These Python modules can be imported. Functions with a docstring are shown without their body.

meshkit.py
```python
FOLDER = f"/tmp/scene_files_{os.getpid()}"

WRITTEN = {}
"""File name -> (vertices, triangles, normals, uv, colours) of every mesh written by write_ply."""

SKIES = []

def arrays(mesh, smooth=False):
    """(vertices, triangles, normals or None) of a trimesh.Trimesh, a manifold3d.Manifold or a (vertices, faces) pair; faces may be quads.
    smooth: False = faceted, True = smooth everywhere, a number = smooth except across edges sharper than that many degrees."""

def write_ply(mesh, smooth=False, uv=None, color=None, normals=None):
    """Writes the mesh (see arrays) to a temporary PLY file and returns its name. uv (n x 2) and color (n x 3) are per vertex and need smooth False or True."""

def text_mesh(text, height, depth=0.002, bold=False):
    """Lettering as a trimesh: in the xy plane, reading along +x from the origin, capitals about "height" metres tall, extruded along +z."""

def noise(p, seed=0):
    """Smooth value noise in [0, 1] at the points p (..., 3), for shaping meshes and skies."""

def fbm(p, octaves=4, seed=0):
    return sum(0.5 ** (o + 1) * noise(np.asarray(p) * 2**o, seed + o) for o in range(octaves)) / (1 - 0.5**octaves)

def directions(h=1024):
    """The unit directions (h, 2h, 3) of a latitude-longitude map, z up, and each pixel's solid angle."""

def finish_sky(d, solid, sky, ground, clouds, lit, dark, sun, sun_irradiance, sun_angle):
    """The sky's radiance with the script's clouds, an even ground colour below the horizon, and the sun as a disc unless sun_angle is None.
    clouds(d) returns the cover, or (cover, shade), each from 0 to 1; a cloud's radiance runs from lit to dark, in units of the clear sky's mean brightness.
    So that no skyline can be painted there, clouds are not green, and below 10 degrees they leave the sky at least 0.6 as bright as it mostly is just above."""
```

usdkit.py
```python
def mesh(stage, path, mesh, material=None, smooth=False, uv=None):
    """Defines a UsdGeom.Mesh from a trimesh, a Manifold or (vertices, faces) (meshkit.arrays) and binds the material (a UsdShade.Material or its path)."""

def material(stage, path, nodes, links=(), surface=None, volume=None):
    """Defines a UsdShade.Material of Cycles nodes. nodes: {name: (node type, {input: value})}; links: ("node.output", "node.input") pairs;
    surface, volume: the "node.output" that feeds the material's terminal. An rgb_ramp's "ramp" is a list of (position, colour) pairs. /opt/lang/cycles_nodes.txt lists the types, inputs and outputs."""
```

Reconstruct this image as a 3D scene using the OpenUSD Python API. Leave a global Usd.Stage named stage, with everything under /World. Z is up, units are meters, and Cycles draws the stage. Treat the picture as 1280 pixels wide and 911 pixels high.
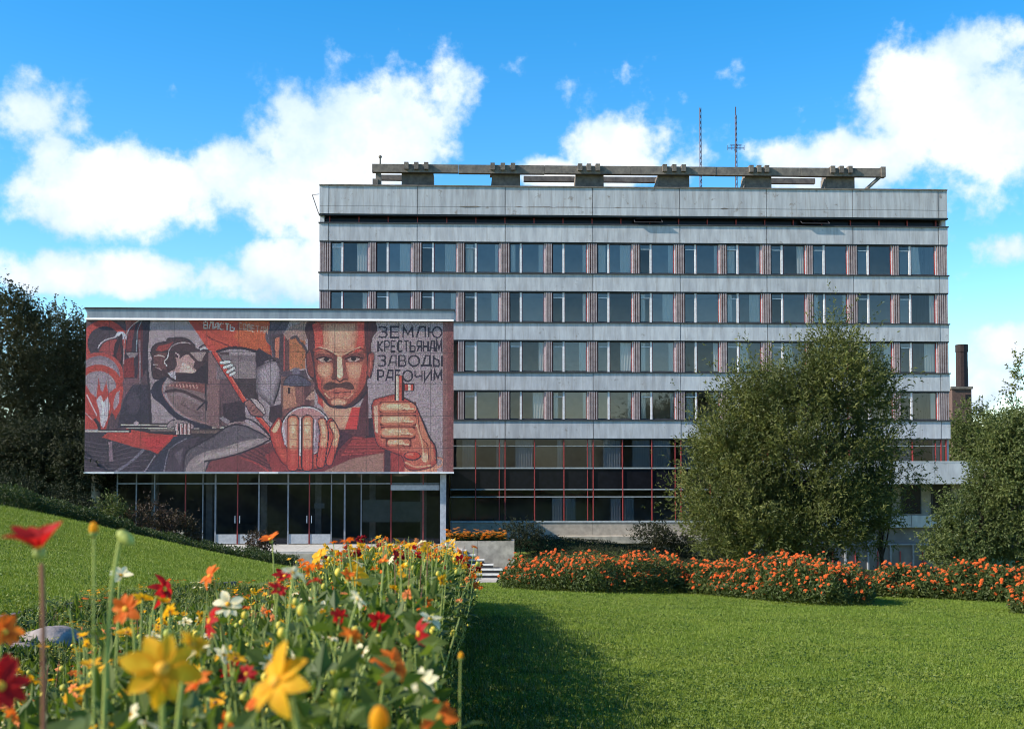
import math, random
import numpy as np
import shapely
from shapely.geometry import Polygon, LineString, Point
from scipy.interpolate import RBFInterpolator
import trimesh, usdkit, meshkit
from pxr import Usd, UsdGeom, UsdLux, UsdShade, Gf, Sdf, Vt

stage = Usd.Stage.CreateInMemory()
UsdGeom.SetStageUpAxis(stage, "Z"); UsdGeom.SetStageMetersPerUnit(stage, 1.0)
UsdGeom.Xform.Define(stage, "/World"); UsdGeom.Scope.Define(stage, "/World/Looks")
L = "/World/Looks/"
rng = np.random.default_rng(7); random.seed(7)

# ------------------------------------------------------------------ camera
EYE, FPX, TILT, HZ = 4.4, 1500.0, 0.04, 590.0
PY = HZ - FPX * math.tan(TILT)
cam = UsdGeom.Camera.Define(stage, "/World/camera")
cam.CreateHorizontalApertureAttr(36.0); cam.CreateFocalLengthAttr(FPX / 1280 * 36)
cam.CreateVerticalApertureOffsetAttr((PY - 455.5) / 1280 * 36)
cam.CreateClippingRangeAttr((0.05, 20000.0))
cam.CreateFStopAttr(4.0); cam.CreateFocusDistanceAttr(38.0)
cam.CreateExposureAttr(0.92)
cam.AddTranslateOp().Set((0, 0, EYE)); cam.AddRotateXOp().Set(90 + math.degrees(TILT))
# ------------------------------------------------------------------ sun and sky
SUN_EL, SUN_FRONT = math.radians(32), math.radians(14)       # from the left, a little in front of the facade
sd = np.array([-math.cos(SUN_FRONT) * math.cos(SUN_EL), -math.sin(SUN_FRONT) * math.cos(SUN_EL), math.sin(SUN_EL)])
sun = UsdLux.DistantLight.Define(stage, "/World/sun")
sun.CreateIntensityAttr(1.2); sun.CreateAngleAttr(0.5); sun.CreateColorAttr((1.0, 0.93, 0.80)); sun.CreateNormalizeAttr(True)
zz = sd; xx = np.cross([0, 0, 1], zz); xx /= np.linalg.norm(xx); yy = np.cross(zz, xx)
sun.AddTransformOp().Set(Gf.Matrix4d(*xx, 0, *yy, 0, *zz, 0, 0, 0, 0, 1))

def at(px, py, Y):
    "the point at depth Y that the photograph shows at px, py"
    d = np.array([(px - 640) / FPX, math.cos(TILT) + (py - PY) / FPX * math.sin(TILT), math.sin(TILT) - (py - PY) / FPX * math.cos(TILT)])
    return np.array([0, 0, EYE]) + d * (Y / d[1])
def lin(c): 
    c = np.asarray(c, float) / 255
    return np.where(c <= .04045, c / 12.92, ((c + .055) / 1.055) ** 2.4)

def sky():
    n, l = {}, []
    n["geo"] = ("texture_coordinate", {})
    n["sky"] = ("sky_texture", {"sky_type": "single_scattering", "sun_disc": False, "sun_elevation": SUN_EL, "sun_rotation": math.atan2(sd[0], sd[1]), "air_density": 1.0, "aerosol_density": 0.35, "ozone_density": 2.2})
    n["deep"] = ("hsv", {"hue": 0.498, "saturation": 1.46, "value": 1.14}); l.append(("sky.color", "deep.color"))
    n["dir"] = ("vector_math", {"math_type": "normalize"}); l.append(("geo.generated", "dir.vector1"))
    n["warp"] = ("noise_texture", {"scale": 9.0, "detail": 5.0, "roughness": 0.62}); l.append(("dir.vector", "warp.vector"))
    n["fine"] = ("noise_texture", {"scale": 30.0, "detail": 6.0, "roughness": 0.6}); l.append(("dir.vector", "fine.vector"))
    prev = None
    # cumulus of the day: centre and half axes in photograph pixels, density
    blobs = [(470, 150, 125, 105, 1.05), (390, 190, 120, 100, 1), (330, 235, 150, 75, 1), (190, 235, 170, 72, 1.05), (110, 250, 110, 52, .95), (290, 215, 110, 62, 1), (60, 340, 120, 34, .7), (430, 260, 90, 70, 1), (560, 110, 60, 70, .7),
             (60, 190, 45, 40, .55), (215, 345, 200, 38, .9), (60, 345, 110, 34, .85), (345, 330, 100, 46, .85), (420, 330, 90, 60, .8),
             (775, 190, 85, 52, .9), (690, 215, 70, 26, .8), (850, 210, 50, 35, .6), (1040, 205, 120, 42, .95), (980, 195, 60, 30, .7),
             (1180, 110, 120, 95, .95), (1260, 150, 110, 120, .9), (1230, 60, 90, 60, .6), (1262, 430, 60, 36, .95), (1215, 490, 45, 35, .9), (1270, 310, 50, 26, .5), (1240, 480, 90, 30, .7), (20, 130, 120, 90, .45)]
    # and more of them outside the frame
    r = random.Random(3)
    for k in range(16):
        blobs.append((r.choice([-1, 1]) * r.uniform(900, 3000) + 640, r.uniform(-900, 450), r.uniform(150, 420), r.uniform(90, 190), r.uniform(.6, 1)))
    for i, (bx, by, rx, ry, dn) in enumerate(blobs):
        ax, ez = (bx - 640) / FPX, (HZ - by) / FPX
        c = np.array([ax, 1.0, ez]); c /= np.linalg.norm(c)
        s = np.array([FPX / rx, FPX / rx, FPX / ry]) * np.linalg.norm([ax, 1.0, ez])
        n[f"m{i}"] = ("vector_math", {"math_type": "multiply", "vector2": tuple(s)}); l.append(("dir.vector", f"m{i}.vector1"))
        n[f"d{i}"] = ("vector_math", {"math_type": "distance", "vector2": tuple(c * s)}); l.append((f"m{i}.vector", f"d{i}.vector1"))
        n[f"r{i}"] = ("map_range", {"range_type": "smoothstep", "from_min": 0.0, "from_max": 1.35, "to_min": dn + .08, "to_max": 0.0, "clamp": True}); l.append((f"d{i}.value", f"r{i}.value"))
        if prev:
            n[f"x{i}"] = ("math", {"math_type": "maximum"}); l += [(prev, f"x{i}.value1"), (f"r{i}.result", f"x{i}.value2")]; prev = f"x{i}.value"
        else: prev = f"r{i}.result"
    n["wn"] = ("math", {"math_type": "multiply_add", "value2": 1.9, "value3": -1.02}); l.append(("warp.fac", "wn.value1"))
    n["fn"] = ("math", {"math_type": "multiply_add", "value2": 1.3, "value3": -0.65}); l.append(("fine.fac", "fn.value1"))
    n["nn"] = ("math", {"math_type": "add"}); l += [("wn.value", "nn.value1"), ("fn.value", "nn.value2")]
    n["sum"] = ("math", {"math_type": "add"}); l += [(prev, "sum.value1"), ("nn.value", "sum.value2")]
    n["cov"] = ("map_range", {"range_type": "smoothstep", "from_min": 0.13, "from_max": 0.60, "to_min": 0.0, "to_max": 1.0, "clamp": True}); l.append(("sum.value", "cov.value"))
    n["z"] = ("separate_xyz", {}); l.append(("dir.vector", "z.vector"))
    n["up"] = ("map_range", {"from_min": 0.0, "from_max": 0.03, "to_min": 0.0, "to_max": 1.0, "clamp": True}); l.append(("z.z", "up.value"))
    n["cv"] = ("math", {"math_type": "multiply"}); l += [("cov.result", "cv.value1"), ("up.result", "cv.value2")]
    n["cc"] = ("rgb_ramp", {"ramp": [(0.0, (2.7, 3.75, 5.1)), (0.4, (3.9, 4.6, 5.4)), (0.75, (5.0, 5.25, 5.5)), (1.0, (5.6, 5.65, 5.6))]})
    n["puff"] = ("noise_texture", {"scale": 13.0, "detail": 7.0, "roughness": 0.58}); n["off"] = ("vector_math", {"math_type": "add", "vector2": (0.02, 0.0, -0.03)})
    n["c1"] = ("math", {"math_type": "multiply_add", "value2": 1.7, "value3": -0.75}); n["c2"] = ("math", {"math_type": "multiply_add", "value2": 0.62})
    l += [("dir.vector", "off.vector1"), ("off.vector", "puff.vector"), ("puff.fac", "c1.value1"), ("sum.value", "c2.value1"), ("c1.value", "c2.value3"), ("c2.value", "cc.fac")]
    n["mix"] = ("mix_color", {"use_clamp": False}); l += [("cv.value", "mix.fac"), ("deep.color", "mix.a"), ("cc.color", "mix.b")]
    n["bg"] = ("background_shader", {"strength": 0.115}); l.append(("mix.result", "bg.color"))
    m = usdkit.material(stage, L + "sky_look", n, l, surface="bg.background")
    d = UsdLux.DomeLight.Define(stage, "/World/sky"); UsdShade.MaterialBindingAPI.Apply(d.GetPrim()).Bind(m)
    d.GetPrim().SetCustomDataByKey("kind", "structure"); d.GetPrim().SetCustomDataByKey("label", "blue sky with white cumulus clouds above the building"); d.GetPrim().SetCustomDataByKey("category", "sky")
sky()

# ------------------------------------------------------------------ materials
def pm(name, c1, c2=None, scale=4.0, rough=0.8, stretch=(1, 1, 1), bump=0.0, bscale=40.0, var=0.0, detail=5.0, spec=0.3, lo=0.35, hi=0.65, spots=None, streak=None):
    n = {"tc": ("geometry", {}), "map": ("mapping", {"scale": stretch}), "no": ("noise_texture", {"scale": scale, "detail": detail, "roughness": 0.6}),
         "rp": ("rgb_ramp", {"ramp": [(0, c1), (lo, c1), (hi, c2 or c1), (1, c2 or c1)]}), "p": ("principled_bsdf", {"roughness": rough, "specular_ior_level": spec})}
    l = [("tc.position", "map.vector"), ("map.vector", "no.vector"), ("no.fac", "rp.fac")]
    out = "rp.color"
    if spots:      # (colour, scale, threshold): stains of their own shape
        n["sn"] = ("noise_texture", {"scale": spots[1], "detail": 6.0, "roughness": 0.65}); n["sr"] = ("map_range", {"from_min": spots[2], "from_max": spots[2] + .09, "to_min": 0.0, "to_max": 0.8, "clamp": True})
        n["sm"] = ("mix_color", {"b": spots[0]}); l += [("tc.position", "sn.vector"), ("sn.fac", "sr.value"), ("sr.result", "sm.fac"), (out, "sm.a")]; out = "sm.result"
    if streak:     # rain streaks and rust runs: (colour, strength)
        n["km"] = ("mapping", {"scale": (2.6, 2.6, .16)}); n["kn"] = ("noise_texture", {"scale": 2.2, "detail": 6.0, "roughness": 0.7}); n["kr"] = ("map_range", {"from_min": .50, "from_max": .72, "to_min": 0.0, "to_max": streak[1], "clamp": True})
        n["kx"] = ("mix_color", {"b": streak[0]}); l += [("tc.position", "km.vector"), ("km.vector", "kn.vector"), ("kn.fac", "kr.value"), ("kr.result", "kx.fac"), (out, "kx.a")]; out = "kx.result"
    if var:
        n["oi"] = ("object_info", {}); n["mr"] = ("map_range", {"to_min": 1 - var, "to_max": 1 + var}); n["hv"] = ("hsv", {})
        l += [("oi.random", "mr.value"), ("mr.result", "hv.value"), (out, "hv.color")]; out = "hv.color"
    l.append((out, "p.base_color"))
    if bump:
        n["bn"] = ("noise_texture", {"scale": bscale, "detail": 4.0}); n["bp"] = ("bump", {"strength": 0.6, "distance": bump})
        l += [("tc.position", "bn.vector"), ("bn.fac", "bp.height"), ("bp.normal", "p.normal")]
    return usdkit.material(stage, L + name, n, l, surface="p.BSDF")

def leafm(name, c1, c2, trans=0.35, tcol=None, scale=1.2, rough=0.55):
    n = {"g": ("geometry", {}), "no": ("noise_texture", {"scale": scale, "detail": 3.0}), "mx": ("math", {"math_type": "multiply_add", "value2": 0.55}), "md": ("math", {"math_type": "multiply_add", "value2": 0.75, "value3": -0.15}),
         "rp": ("rgb_ramp", {"ramp": [(0.15, c1), (0.85, c2)]}), "p": ("principled_bsdf", {"roughness": rough, "specular_ior_level": 0.25}), "t": ("translucent_bsdf", {}),
         "tm": ("mix_color", {"blend_type": "multiply", "fac": 1.0, "b": tcol or (1.3, 1.35, .6), "use_clamp": False}), "m": ("mix_closure", {"fac": trans})}
    l = [("g.position", "no.vector"), ("no.fac", "md.value1"), ("g.random_per_island", "mx.value1"), ("md.value", "mx.value3"), ("mx.value", "rp.fac"), ("rp.color", "p.base_color"), ("rp.color", "tm.a"), ("tm.result", "t.color"), ("p.BSDF", "m.closure1"), ("t.BSDF", "m.closure2")]
    return usdkit.material(stage, L + name, n, l, surface="m.closure")

def glassm(name, tint, gl=(0.85, 0.9, 1.0), rough=0.02, ior=1.5):
    n = {"g": ("geometry", {}), "no": ("noise_texture", {"scale": 0.9, "detail": 1.0}), "bp": ("bump", {"strength": 0.12, "distance": 0.03}), "f0": ("fresnel", {"IOR": ior}), "oi": ("object_info", {}), "or": ("map_range", {"to_min": .6, "to_max": 1.5}), "f": ("math", {"math_type": "multiply"}), "t": ("transparent_bsdf", {"color": tint}), "s": ("glossy_bsdf", {"color": gl, "roughness": rough}), "m": ("mix_closure", {})}
    l = [("g.position", "no.vector"), ("no.fac", "bp.height"), ("bp.normal", "s.normal"), ("oi.random", "or.value"), ("f0.fac", "f.value1"), ("or.result", "f.value2"), ("f.value", "m.fac"), ("t.BSDF", "m.closure1"), ("s.BSDF", "m.closure2")]
    return usdkit.material(stage, L + name, n, l, surface="m.closure")

concrete = pm("concrete_panel", (.53, .53, .545), (.38, .38, .40), 1.6, .85, (1.6, 1.6, .35), .004, 30, .05, spots=((.25, .235, .22), 2.3, .62), streak=((.24, .20, .17), .5))
parapet_m = pm("parapet_concrete", (.50, .505, .52), (.355, .355, .37), 1.3, .85, (2.2, 2.2, .3), .006, 25, .04, spots=((.22, .185, .16), 1.7, .60), streak=((.24, .19, .155), .6))
roofcon = pm("weathered_concrete", (.20, .17, .14), (.11, .095, .085), 3.0, .9, bump=.02, bscale=12, var=.12)
plinth_m = pm("plinth_render", (.40, .345, .28), (.28, .245, .20), 2.5, .9, bump=.01, bscale=25, var=.05)
pier_l = pm("fluted_pier", (.40, .33, .325), (.28, .22, .22), 3, .8, var=.08)
pier_d = pm("fluted_pier_groove", (.16, .035, .035), (.11, .03, .03), 3, .8)
frame_w = pm("window_frame_white", (.78, .76, .76), (.62, .58, .58), 6, .6)
frame_d = pm("window_frame_dark", (.05, .045, .05), (.03, .03, .035), 6, .6)
sill_m = pm("dark_flashing", (.055, .055, .06), (.035, .035, .04), 5, .5)
red_m = pm("red_mullion", (.34, .05, .045), (.24, .04, .04), 5, .5)
rail_m = pm("pale_transom", (.42, .45, .45), (.30, .33, .34), 5, .5)
dark_room = pm("room_wall", (.55, .54, .52), (.42, .41, .40), .8, .9)
room_floor = pm("room_floor", (.40, .38, .35), (.30, .28, .26), .8, .8)
curtain_m = leafm("curtain_cloth", (.80, .80, .74), (.90, .89, .85), .22, (1, 1, 1), 2.0, .9)
glass = glassm("window_glass", (.95, .95, .95), (1.0, .93, .95), .02, 1.6)
hall_glass = glassm("hall_glass", (.72, .73, .76), (.52, .54, .64))
glass_dark = glassm("dark_glass", (.10, .10, .12))
spandrel_m = pm("black_spandrel", (.012, .012, .016), (.008, .008, .01), 3, .2, spec=.15)
white_metal = pm("white_flashing", (.72, .73, .74), (.58, .58, .58), 4, .4)
cornice_m = pm("cornice_paint", (.30, .33, .37), (.22, .24, .28), 1.2, .6, (3, 3, .5), spots=((.14, .13, .13), 1.1, .66))
pillar_m = pm("pale_pillar", (.44, .45, .48), (.32, .33, .36), 5, .6)
post_m = pm("grey_blue_post", (.25, .26, .29), (.17, .18, .20), 5, .6)
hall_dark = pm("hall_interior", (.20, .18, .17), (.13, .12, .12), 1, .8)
kick_m = pm("door_kick_panel", (.42, .43, .44), (.33, .34, .36), 5, .5)
blind_m = pm("roller_blind", (.30, .31, .27), (.26, .27, .23), 3, .8)
stone_m = pm("pale_slab", (.46, .43, .39), (.33, .31, .28), 3, .85, bump=.006, bscale=30, var=.06)
planter_m = pm("planter_concrete", (.50, .43, .35), (.30, .26, .215), 2.2, .85, bump=.01, bscale=20)
tread_m = pm("step_tread", (.66, .63, .58), (.48, .46, .43), 4, .8)
riser_m = pm("step_riser", (.10, .09, .09), (.06, .055, .055), 4, .9)
boulder_m = pm("boulder_stone", (.30, .25, .23), (.17, .14, .13), 7, .9, bump=.03, bscale=9)
kerb_m = pm("kerb_stone", (.10, .09, .085), (.05, .05, .045), 6, .9)
mast_m = pm("mast_paint", (.085, .045, .07), (.05, .04, .06), 3, .6)
brick_m = pm("chimney_brick", (.032, .020, .020), (.018, .013, .014), 6, .9, bump=.02, bscale=14)
brick_l = pm("boiler_house_brick", (.13, .080, .065), (.08, .05, .045), 6, .9)
bark = pm("bark", (.055, .042, .032), (.03, .024, .02), 6, .95, (1, 1, .25), .03, 14)
soil = pm("bed_soil", (.035, .026, .02), (.02, .016, .013), 5, .95, bump=.05, bscale=8)
path_m = pm("path_gravel", (.40, .36, .32), (.28, .25, .22), 12, .95)
ground_m = pm("lawn_ground", (.125, .155, .022), (.09, .12, .018), .35, .95, bump=.05, bscale=18, detail=8, spots=((.040, .050, .012), .8, .60))
grass_l = leafm("grass_blade", (.128, .185, .020), (.30, .33, .058), .3, (1.2, 1.2, .5), 1.6)
weed_l = leafm("weed_blade", (.045, .075, .015), (.10, .125, .03), .3, None, .8)
leaf_tree = leafm("tree_leaf", (.066, .080, .022), (.34, .34, .095), .25, (1.25, 1.2, .55), .5)
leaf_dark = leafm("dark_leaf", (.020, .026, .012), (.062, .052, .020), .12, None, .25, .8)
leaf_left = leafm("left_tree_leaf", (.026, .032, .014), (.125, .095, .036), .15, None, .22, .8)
leaf_right = leafm("bush_leaf", (.062, .082, .024), (.20, .21, .060), .22, None, .6)
leaf_cover = leafm("groundcover_leaf", (.035, .055, .016), (.085, .105, .03), .25, None, .9)
leaf_rust = leafm("rusty_leaf", (.050, .030, .022), (.085, .075, .03), .2, None, .9)
leaf_bed = leafm("dahlia_leaf", (.055, .085, .018), (.27, .29, .050), .4, (1.3, 1.4, .5), 3.0)
leaf_hedge = leafm("zinnia_leaf", (.050, .072, .018), (.155, .165, .042), .25, None, 1.5)
stem_g = pm("green_stem", (.28, .31, .07), (.16, .20, .05), 9, .6)
stem_r = pm("reddish_stem", (.20, .07, .04), (.13, .06, .035), 9, .6)
def petal(name, a, b, t=.5): return leafm(name, a, b, t, (1.15, 1.1, 1.0), 45, .7)
PET = {"red": petal("petal_red", (.40, .010, .012), (.60, .025, .020)), "crimson": petal("petal_crimson", (.22, .006, .010), (.34, .012, .016)), "yellow": petal("petal_yellow", (.72, .34, .008), (.90, .66, .045)),
       "orange": petal("petal_orange", (.66, .12, .010), (.88, .34, .045)), "white": petal("petal_white", (.84, .74, .48), (.88, .82, .62)), "salmon": petal("petal_salmon", (.80, .26, .09), (.85, .45, .20))}
eye_y = pm("flower_eye_yellow", (.70, .36, .02), (.45, .18, .02), 90, .8)
eye_d = pm("flower_eye_brown", (.10, .05, .015), (.30, .13, .02), 90, .8)
bud_m = pm("flower_bud", (.55, .40, .04), (.22, .26, .04), 25, .6)
zin = petal("petal_zinnia", (.60, .090, .016), (.90, .42, .075), .25)
zin_y = petal("petal_marigold", (.78, .27, .015), (.88, .60, .10), .25)

# ------------------------------------------------------------------ mesh helpers
class MB:
    def __init__(s): s.v, s.f, s.n = [], [], 0
    def add(s, v, f):
        v = np.asarray(v, float).reshape(-1, 3); f = np.asarray(f, int)
        if f.shape[1] == 4: f = np.vstack([f[:, [0, 1, 2]], f[:, [0, 2, 3]]])
        s.v.append(v); s.f.append(f + s.n); s.n += len(v); return s
    def box(s, x0, x1, y0, y1, z0, z1):
        v = [(x, y, z) for x in (x0, x1) for y in (y0, y1) for z in (z0, z1)]
        return s.add(v, [[0, 1, 3, 2], [4, 6, 7, 5], [0, 4, 5, 1], [2, 3, 7, 6], [0, 2, 6, 4], [1, 5, 7, 3]])
    def tube(s, pts, r, k=6, cap=True):
        pts = np.asarray(pts, float); r = np.broadcast_to(np.asarray(r, float), len(pts)); m = len(pts)
        t = np.gradient(pts, axis=0); t /= np.linalg.norm(t, axis=1, keepdims=True) + 1e-12
        ref = np.array([0, 0, 1.0]) if abs(t[:, 2].mean()) < .8 else np.array([1.0, 0, 0])
        a = np.cross(t, ref); a /= np.linalg.norm(a, axis=1, keepdims=True) + 1e-12; b = np.cross(t, a)
        th = np.arange(k) / k * 2 * np.pi
        v = pts[:, None] + r[:, None, None] * (np.cos(th)[None, :, None] * a[:, None] + np.sin(th)[None, :, None] * b[:, None])
        i, j = np.meshgrid(np.arange(m - 1), np.arange(k), indexing="ij"); j2 = (j + 1) % k
        f = np.stack([i * k + j, i * k + j2, (i + 1) * k + j2, (i + 1) * k + j], -1).reshape(-1, 4)
        f = np.vstack([f[:, [0, 1, 2]], f[:, [0, 2, 3]]])
        if cap: f = np.vstack([f] + [[[0, q + 1, q]] for q in range(1, k - 1)] + [[[(m - 1) * k, (m - 1) * k + q, (m - 1) * k + q + 1]] for q in range(1, k - 1)])
        return s.add(v.reshape(-1, 3), f)
    def tri(s, m): return s.add(m.vertices, m.faces)
    def prism(s, poly, y0, y1):
        "outline in x, z pushed from y0 to y1"
        m = trimesh.creation.extrude_polygon(Polygon(poly), y1 - y0, engine="earcut"); v = np.array(m.vertices)
        return s.add(np.stack([v[:, 0], y0 + v[:, 2], v[:, 1]], 1), np.array(m.faces)[:, ::-1])
    def mesh(s): return np.vstack(s.v), np.vstack(s.f)
    def build(s, name, parent, mat, smooth=False):
        return part(name, parent, s.mesh(), mat, smooth)
used = {}
def numbered(parent, name):
    k = used.get((parent, name), 0); used[(parent, name)] = k + 1
    return f"{parent}/{name}" + (f"_{k:03d}" if k else "")
def path_of(p): return p if isinstance(p, str) else str(p.GetPath())
def part(name, parent, mesh, mat, smooth=False, label=None):
    p = usdkit.mesh(stage, numbered(path_of(parent), name), mesh, mat, smooth).GetPrim()
    if label: p.SetCustomDataByKey("label", label)
    return p
def tag(p, label=None, cat=None, group=None, kind=None):
    for k, v in (("label", label), ("category", cat), ("group", group), ("kind", kind)):
        if v: p.SetCustomDataByKey(k, v)
    return p
def thing(name, label, cat, loc=(0, 0, 0), rz=0.0, group=None, kind=None):
    x = UsdGeom.Xform.Define(stage, numbered("/World", name)); x.AddTranslateOp().Set(tuple(map(float, loc)))
    if rz: x.AddRotateZOp().Set(float(rz))
    return tag(x.GetPrim(), label, cat, group, kind)
def struct(name, mesh, mat, label, cat=None, smooth=False): return tag(part(name, "/World", mesh, mat, smooth), label, cat or name.replace("_", " "), None, "structure")
def BX(*a): return MB().box(*a)

# ------------------------------------------------------------------ ground
CP = [(0, 0, 2.8), (-4, 0, 2.9), (5, 0, 2.75), (12, 0, 2.6), (-12, 0, 3.0), (0, 5, 2.57), (0, 10, 2.33), (5, 10, 2.32), (0, 20, 1.86), (8, 20, 1.72), (0, 30, 1.39), (10, 24, 1.52), (11.2, 30, 1.2), (18, 30, .9), (5, 28, 1.38),
      (-2, 10, 2.36), (-3, 20, 1.95), (0, 45, .2), (0, 55, -.68), (-3, 55, -.68), (0, 63, -1.33), (-1.6, 66, -1.45), (-3, 68, -1.45), (1, 68, -1.35), (4, 72, -.6), (3, 80, -.1), (10, 79, -.9), (25, 80, -2.3), (30, 80, -2.5), (15, 62, -1.55), (25, 62, -2), (30, 45, -.4), (18, 45, -.3),
      (-19.2, 45, 3.1), (-11.4, 55, -.07), (-16, 50, 1.67), (-6, 14, 2.62), (-6, 20, 2.34), (-6, 26, 1.95), (-10.7, 25, 2.57), (-15, 35, 2.77), (-8, 35, 1.55), (-7, 45, .6), (-25, 30, 3.7), (-30, 45, 4.3), (-13, 64, -.55), (-8, 62, -.8), (-20, 64, .2), (-24, 66, .9), (-32, 70, 2.0), (-45, 80, 2.6), (-26, 74, .8),
      (0, 110, -.5), (45, 110, -3), (-45, 110, 2), (45, 80, -3), (45, 40, -1), (-45, 30, 4.5), (20, 10, 2.2), (0, -10, 3.2), (30, 0, 2), (-30, 0, 3.6)]
CP = np.array(CP, float)
rbf = RBFInterpolator(CP[:, :2], CP[:, 2], kernel="thin_plate_spline", smoothing=0.02)
def G(x, y):
    q = np.stack(np.broadcast_arrays(np.clip(x, -46, 46), np.clip(y, -12, 112)), -1).astype(float)
    return rbf(q.reshape(-1, 2)).reshape(q.shape[:-1])
def sheet(xs, ys, lift=0.0, rough=0.0):
    X, Y = np.meshgrid(xs, ys, indexing="ij"); Z = G(X, Y) + lift
    if rough: Z = Z + rough * (meshkit.fbm(np.stack([X * 1.3, Y * 1.3, 0 * X], -1), 3, 5) - .5)
    nx, ny = X.shape; i, j = np.meshgrid(np.arange(nx - 1), np.arange(ny - 1), indexing="ij"); k = i * ny + j
    return np.stack([X, Y, Z], -1).reshape(-1, 3), np.stack([k, k + ny, k + ny + 1, k + 1], -1).reshape(-1, 4)
far = np.array([60, 85, 130, 220, 400, 800, 1600, 3500.])
gx = np.concatenate([-far[::-1], np.arange(-46, 46.1, .5), far]); gy = np.concatenate([-far[::-1], np.arange(-12, 112.1, .5), far + 80])
struct("ground", sheet(gx, gy), ground_m, "green lawn sloping from the flower bed down to the building", "lawn", True)

# ------------------------------------------------------------------ main building
ROT = 2.0
MB0 = at(397, 590, 81.0); MB0[2] = 0
cr, sr_ = math.cos(math.radians(ROT)), math.sin(math.radians(ROT))
def zl(py, Y=81.0): return at(397, py, Y)[2]
def main_world(u, d, z): return np.array([MB0[0] + u * cr - d * sr_, MB0[1] + u * sr_ + d * cr, z])
bld = thing("office_building", "long grey six storey office building with bands of windows and concrete panels", "building", MB0, ROT)
UL, DEP = 43.3, 13.0
J = [0.65 + 6 * k for k in range(8)]              # panel joints
z_top, z_pb = zl(232.5), zl(267)
bands = [(zl(301), zl(279.5)), (zl(362.5), zl(341.5)), (zl(424), zl(403)), (zl(487), zl(465.5)), (zl(547.5), zl(525.5))]
wins = [(bands[0][0], bands[1][1]), (bands[1][0], bands[2][1]), (bands[2][0], bands[3][1]), (bands[3][0], bands[4][1])]
z_g0, z_g1, z_s1, z_t1, z_t2, z_pl = bands[4][0], zl(584), zl(611), zl(613.5), zl(620.5), zl(651)
# body: end walls, back wall, roof, floors, inner wall
BX(0.02, .3, .25, DEP, -3, z_top - .3).build("end_wall", bld, concrete); BX(UL - .3, UL - .02, .25, DEP, -3, z_top - .3).build("end_wall", bld, concrete)
BX(.31, UL - .31, DEP - .3, DEP, -3, z_top - .3).build("back_wall", bld, concrete)
BX(.31, UL - .31, .3, DEP - .31, z_pb + .1, z_pb + .4).build("roof", bld, roofcon)
for z in [(a + b) / 2 for a, b in bands[1:]] + [(z_s1 + z_g1) / 2]: BX(.31, UL - .31, .32, 6.0, z - .2, z + .2).build("floor_slab", bld, room_floor)
BX(.31, UL - .31, 6.05, 6.25, -3, z_pb + .05).build("inner_wall", bld, dark_room)
def panel_row(zb, zt, mat, y0, y1, nm="concrete_panel"):
    e = [0.0] + J + [UL]
    for a, b in zip(e[:-1], e[1:]):
        w = random.Random(round(a * 7 + zb * 31)).uniform(-.008, .008)
        m = BX(a + .022, b - .022, y0 + w, y1, zb, zt)
        m.build(nm, bld, mat)
BX(.05, UL - .05, .17, .24, z_pb, z_top - .05).build("backing_wall", bld, sill_m)
zc = zl(257.5)
panel_row(z_pb, zc - .012, parapet_m, -.065, .16, "parapet_panel"); panel_row(zc + .012, z_top, parapet_m, -.06, .16, "parapet_panel")
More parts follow.
